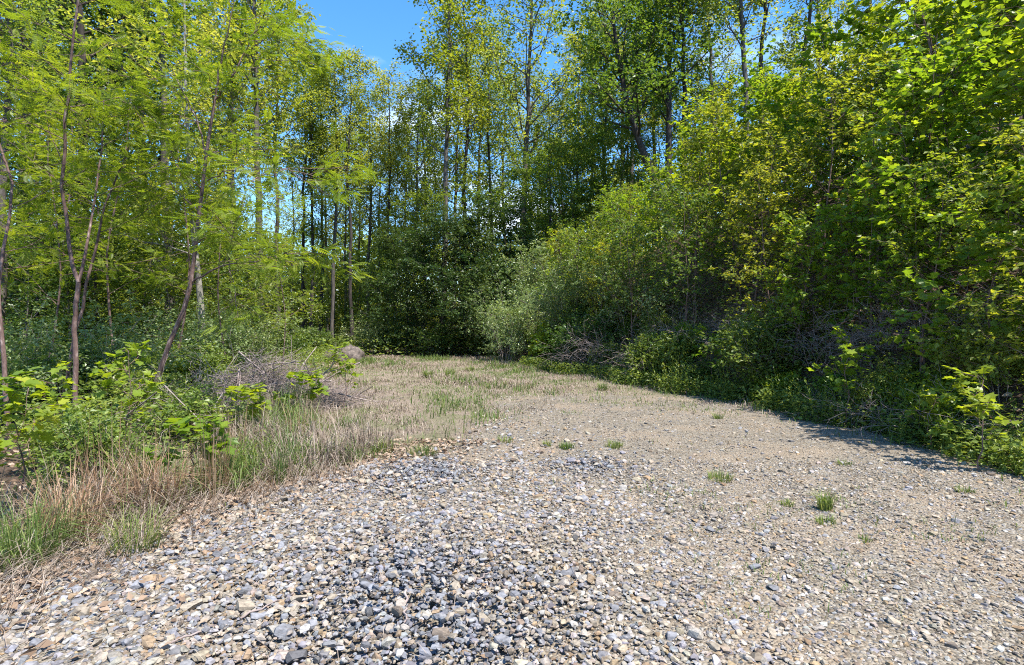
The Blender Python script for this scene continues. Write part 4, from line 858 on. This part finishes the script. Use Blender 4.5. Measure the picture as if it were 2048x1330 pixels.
# grey mound at the far left end of the clearing
bm = bmesh.new(); bmesh.ops.create_icosphere(bm, subdivisions=4, radius=1)
for v in bm.verts:
    n_ = .10 * math.sin(4 * v.co.x + 2 * v.co.y) + .06 * math.sin(9 * v.co.y + 5 * v.co.z); v.co *= 1 + n_; v.co *= 1 + .05 * math.sin(17 * v.co.x + 11 * v.co.z) + .04 * math.sin(23 * v.co.y - 13 * v.co.x); v.co.x *= .8; v.co.y *= .6; v.co.z = max(v.co.z, -.3) * .52
me = bpy.data.meshes.new('mound'); bm.to_mesh(me); bm.free()
for p in me.polygons: p.use_smooth = True
me.materials.append(rough_mat('mound_soil', [(.3, (.05, .042, .038)), (.55, (.14, .115, .10)), (.75, (.26, .21, .175))], 9, (1, 1, 1), .8))
o = link(bpy.data.objects.new('earth_mound', me)); xx = px2w(690, 22.5); o.location = (xx, 22.5, float(terrain(xx, 22.5)) + .05); tag(o, 'low rounded grey-brown mound at the far left end of the clearing', 'earth_mound')

# ------------------------------------------------------------------ uncountable greenery: bank ground cover and the far wood
r = np.random.default_rng(99); g = Geo()
def cover(n, x, y, s, h):
    d = r.normal(0, 1, (n, 3)); d[:, 2] = np.abs(d[:, 2]) * .4
    leaves(g, r, np.stack([x, y, terrain(x, y) + h * r.random(n) ** 1.5], -1), d, np.array([0, 0, 1.]) + r.normal(0, .5, (n, 3)), s * r.uniform(.6, 1.3, n), OVAL)
n = 46000; y = r.uniform(4, 30, n); x = footx(y) + .15 + np.abs(r.normal(0, 4.5, n)); k = wav(x, y, 1.4, 41) > .05; x, y = x[k], y[k]; cover(len(x), x, y, .075, .45)
n = 24000; y = 4.2 + 16 * r.random(n) ** 1.2; x = footx(y) - .45 + .5 * wav(0 * y, y, 1.6, 61) + np.abs(r.normal(0, .8, n)); cover(n, x, y, .07, .34)
n = 30000; y = r.uniform(6.5, 26, n); x = clear_left(y) + .3 - np.abs(r.normal(0, 3.6, n)); k = wav(x, y, 1.1, 42) > -.2; x, y = x[k], y[k]; cover(len(x), x, y, .085, .55)
n = 26000; y = r.uniform(24.5, 44, n); x = r.uniform(-1, .25, n) * y * .8; cover(n, x, y, .15, .9)
struct('ground_cover', g.mesh('ground_cover', M['forb']), 'stuff')
g = Geo(); nc = 800
cx = r.uniform(-75, 60, nc); cy = r.uniform(52, 85, nc); cz = terrain(cx, cy) + r.uniform(0, 1, nc) ** 1.3 * 13; cs = r.uniform(1.5, 3.2, nc)
for k in range(nc):
    n = 95; p = r.normal(0, .5, (n, 3)) * cs[k] * np.array([1, 1, .6]) + np.array([cx[k], cy[k], cz[k]])
    d = r.normal(0, 1, (n, 3)); leaves(g, r, p, d, np.array([0, 0, 1.]) + r.normal(0, .6, (n, 3)), r.uniform(.38, .68, n), OVAL, r.random(n) * .5 + r.random() * .5)
for k in range(640):
    n = 70; yy = r.uniform(44, 62); xx = r.uniform(-.95, .22) * yy; p = r.normal(0, .5, (n, 3)) * 2.2 * np.array([1, 1, .6]) + np.array([xx, yy, float(terrain(xx, yy)) + .4 + 8 * r.random() ** 1.4])
    leaves(g, r, p, r.normal(0, 1, (n, 3)), np.array([0, 0, 1.]) + r.normal(0, .6, (n, 3)), r.uniform(.3, .5, n), OVAL, r.random(n) * .5 + r.random() * .5)
struct('far_wood', g.mesh('far_wood', M['tall']), 'stuff')
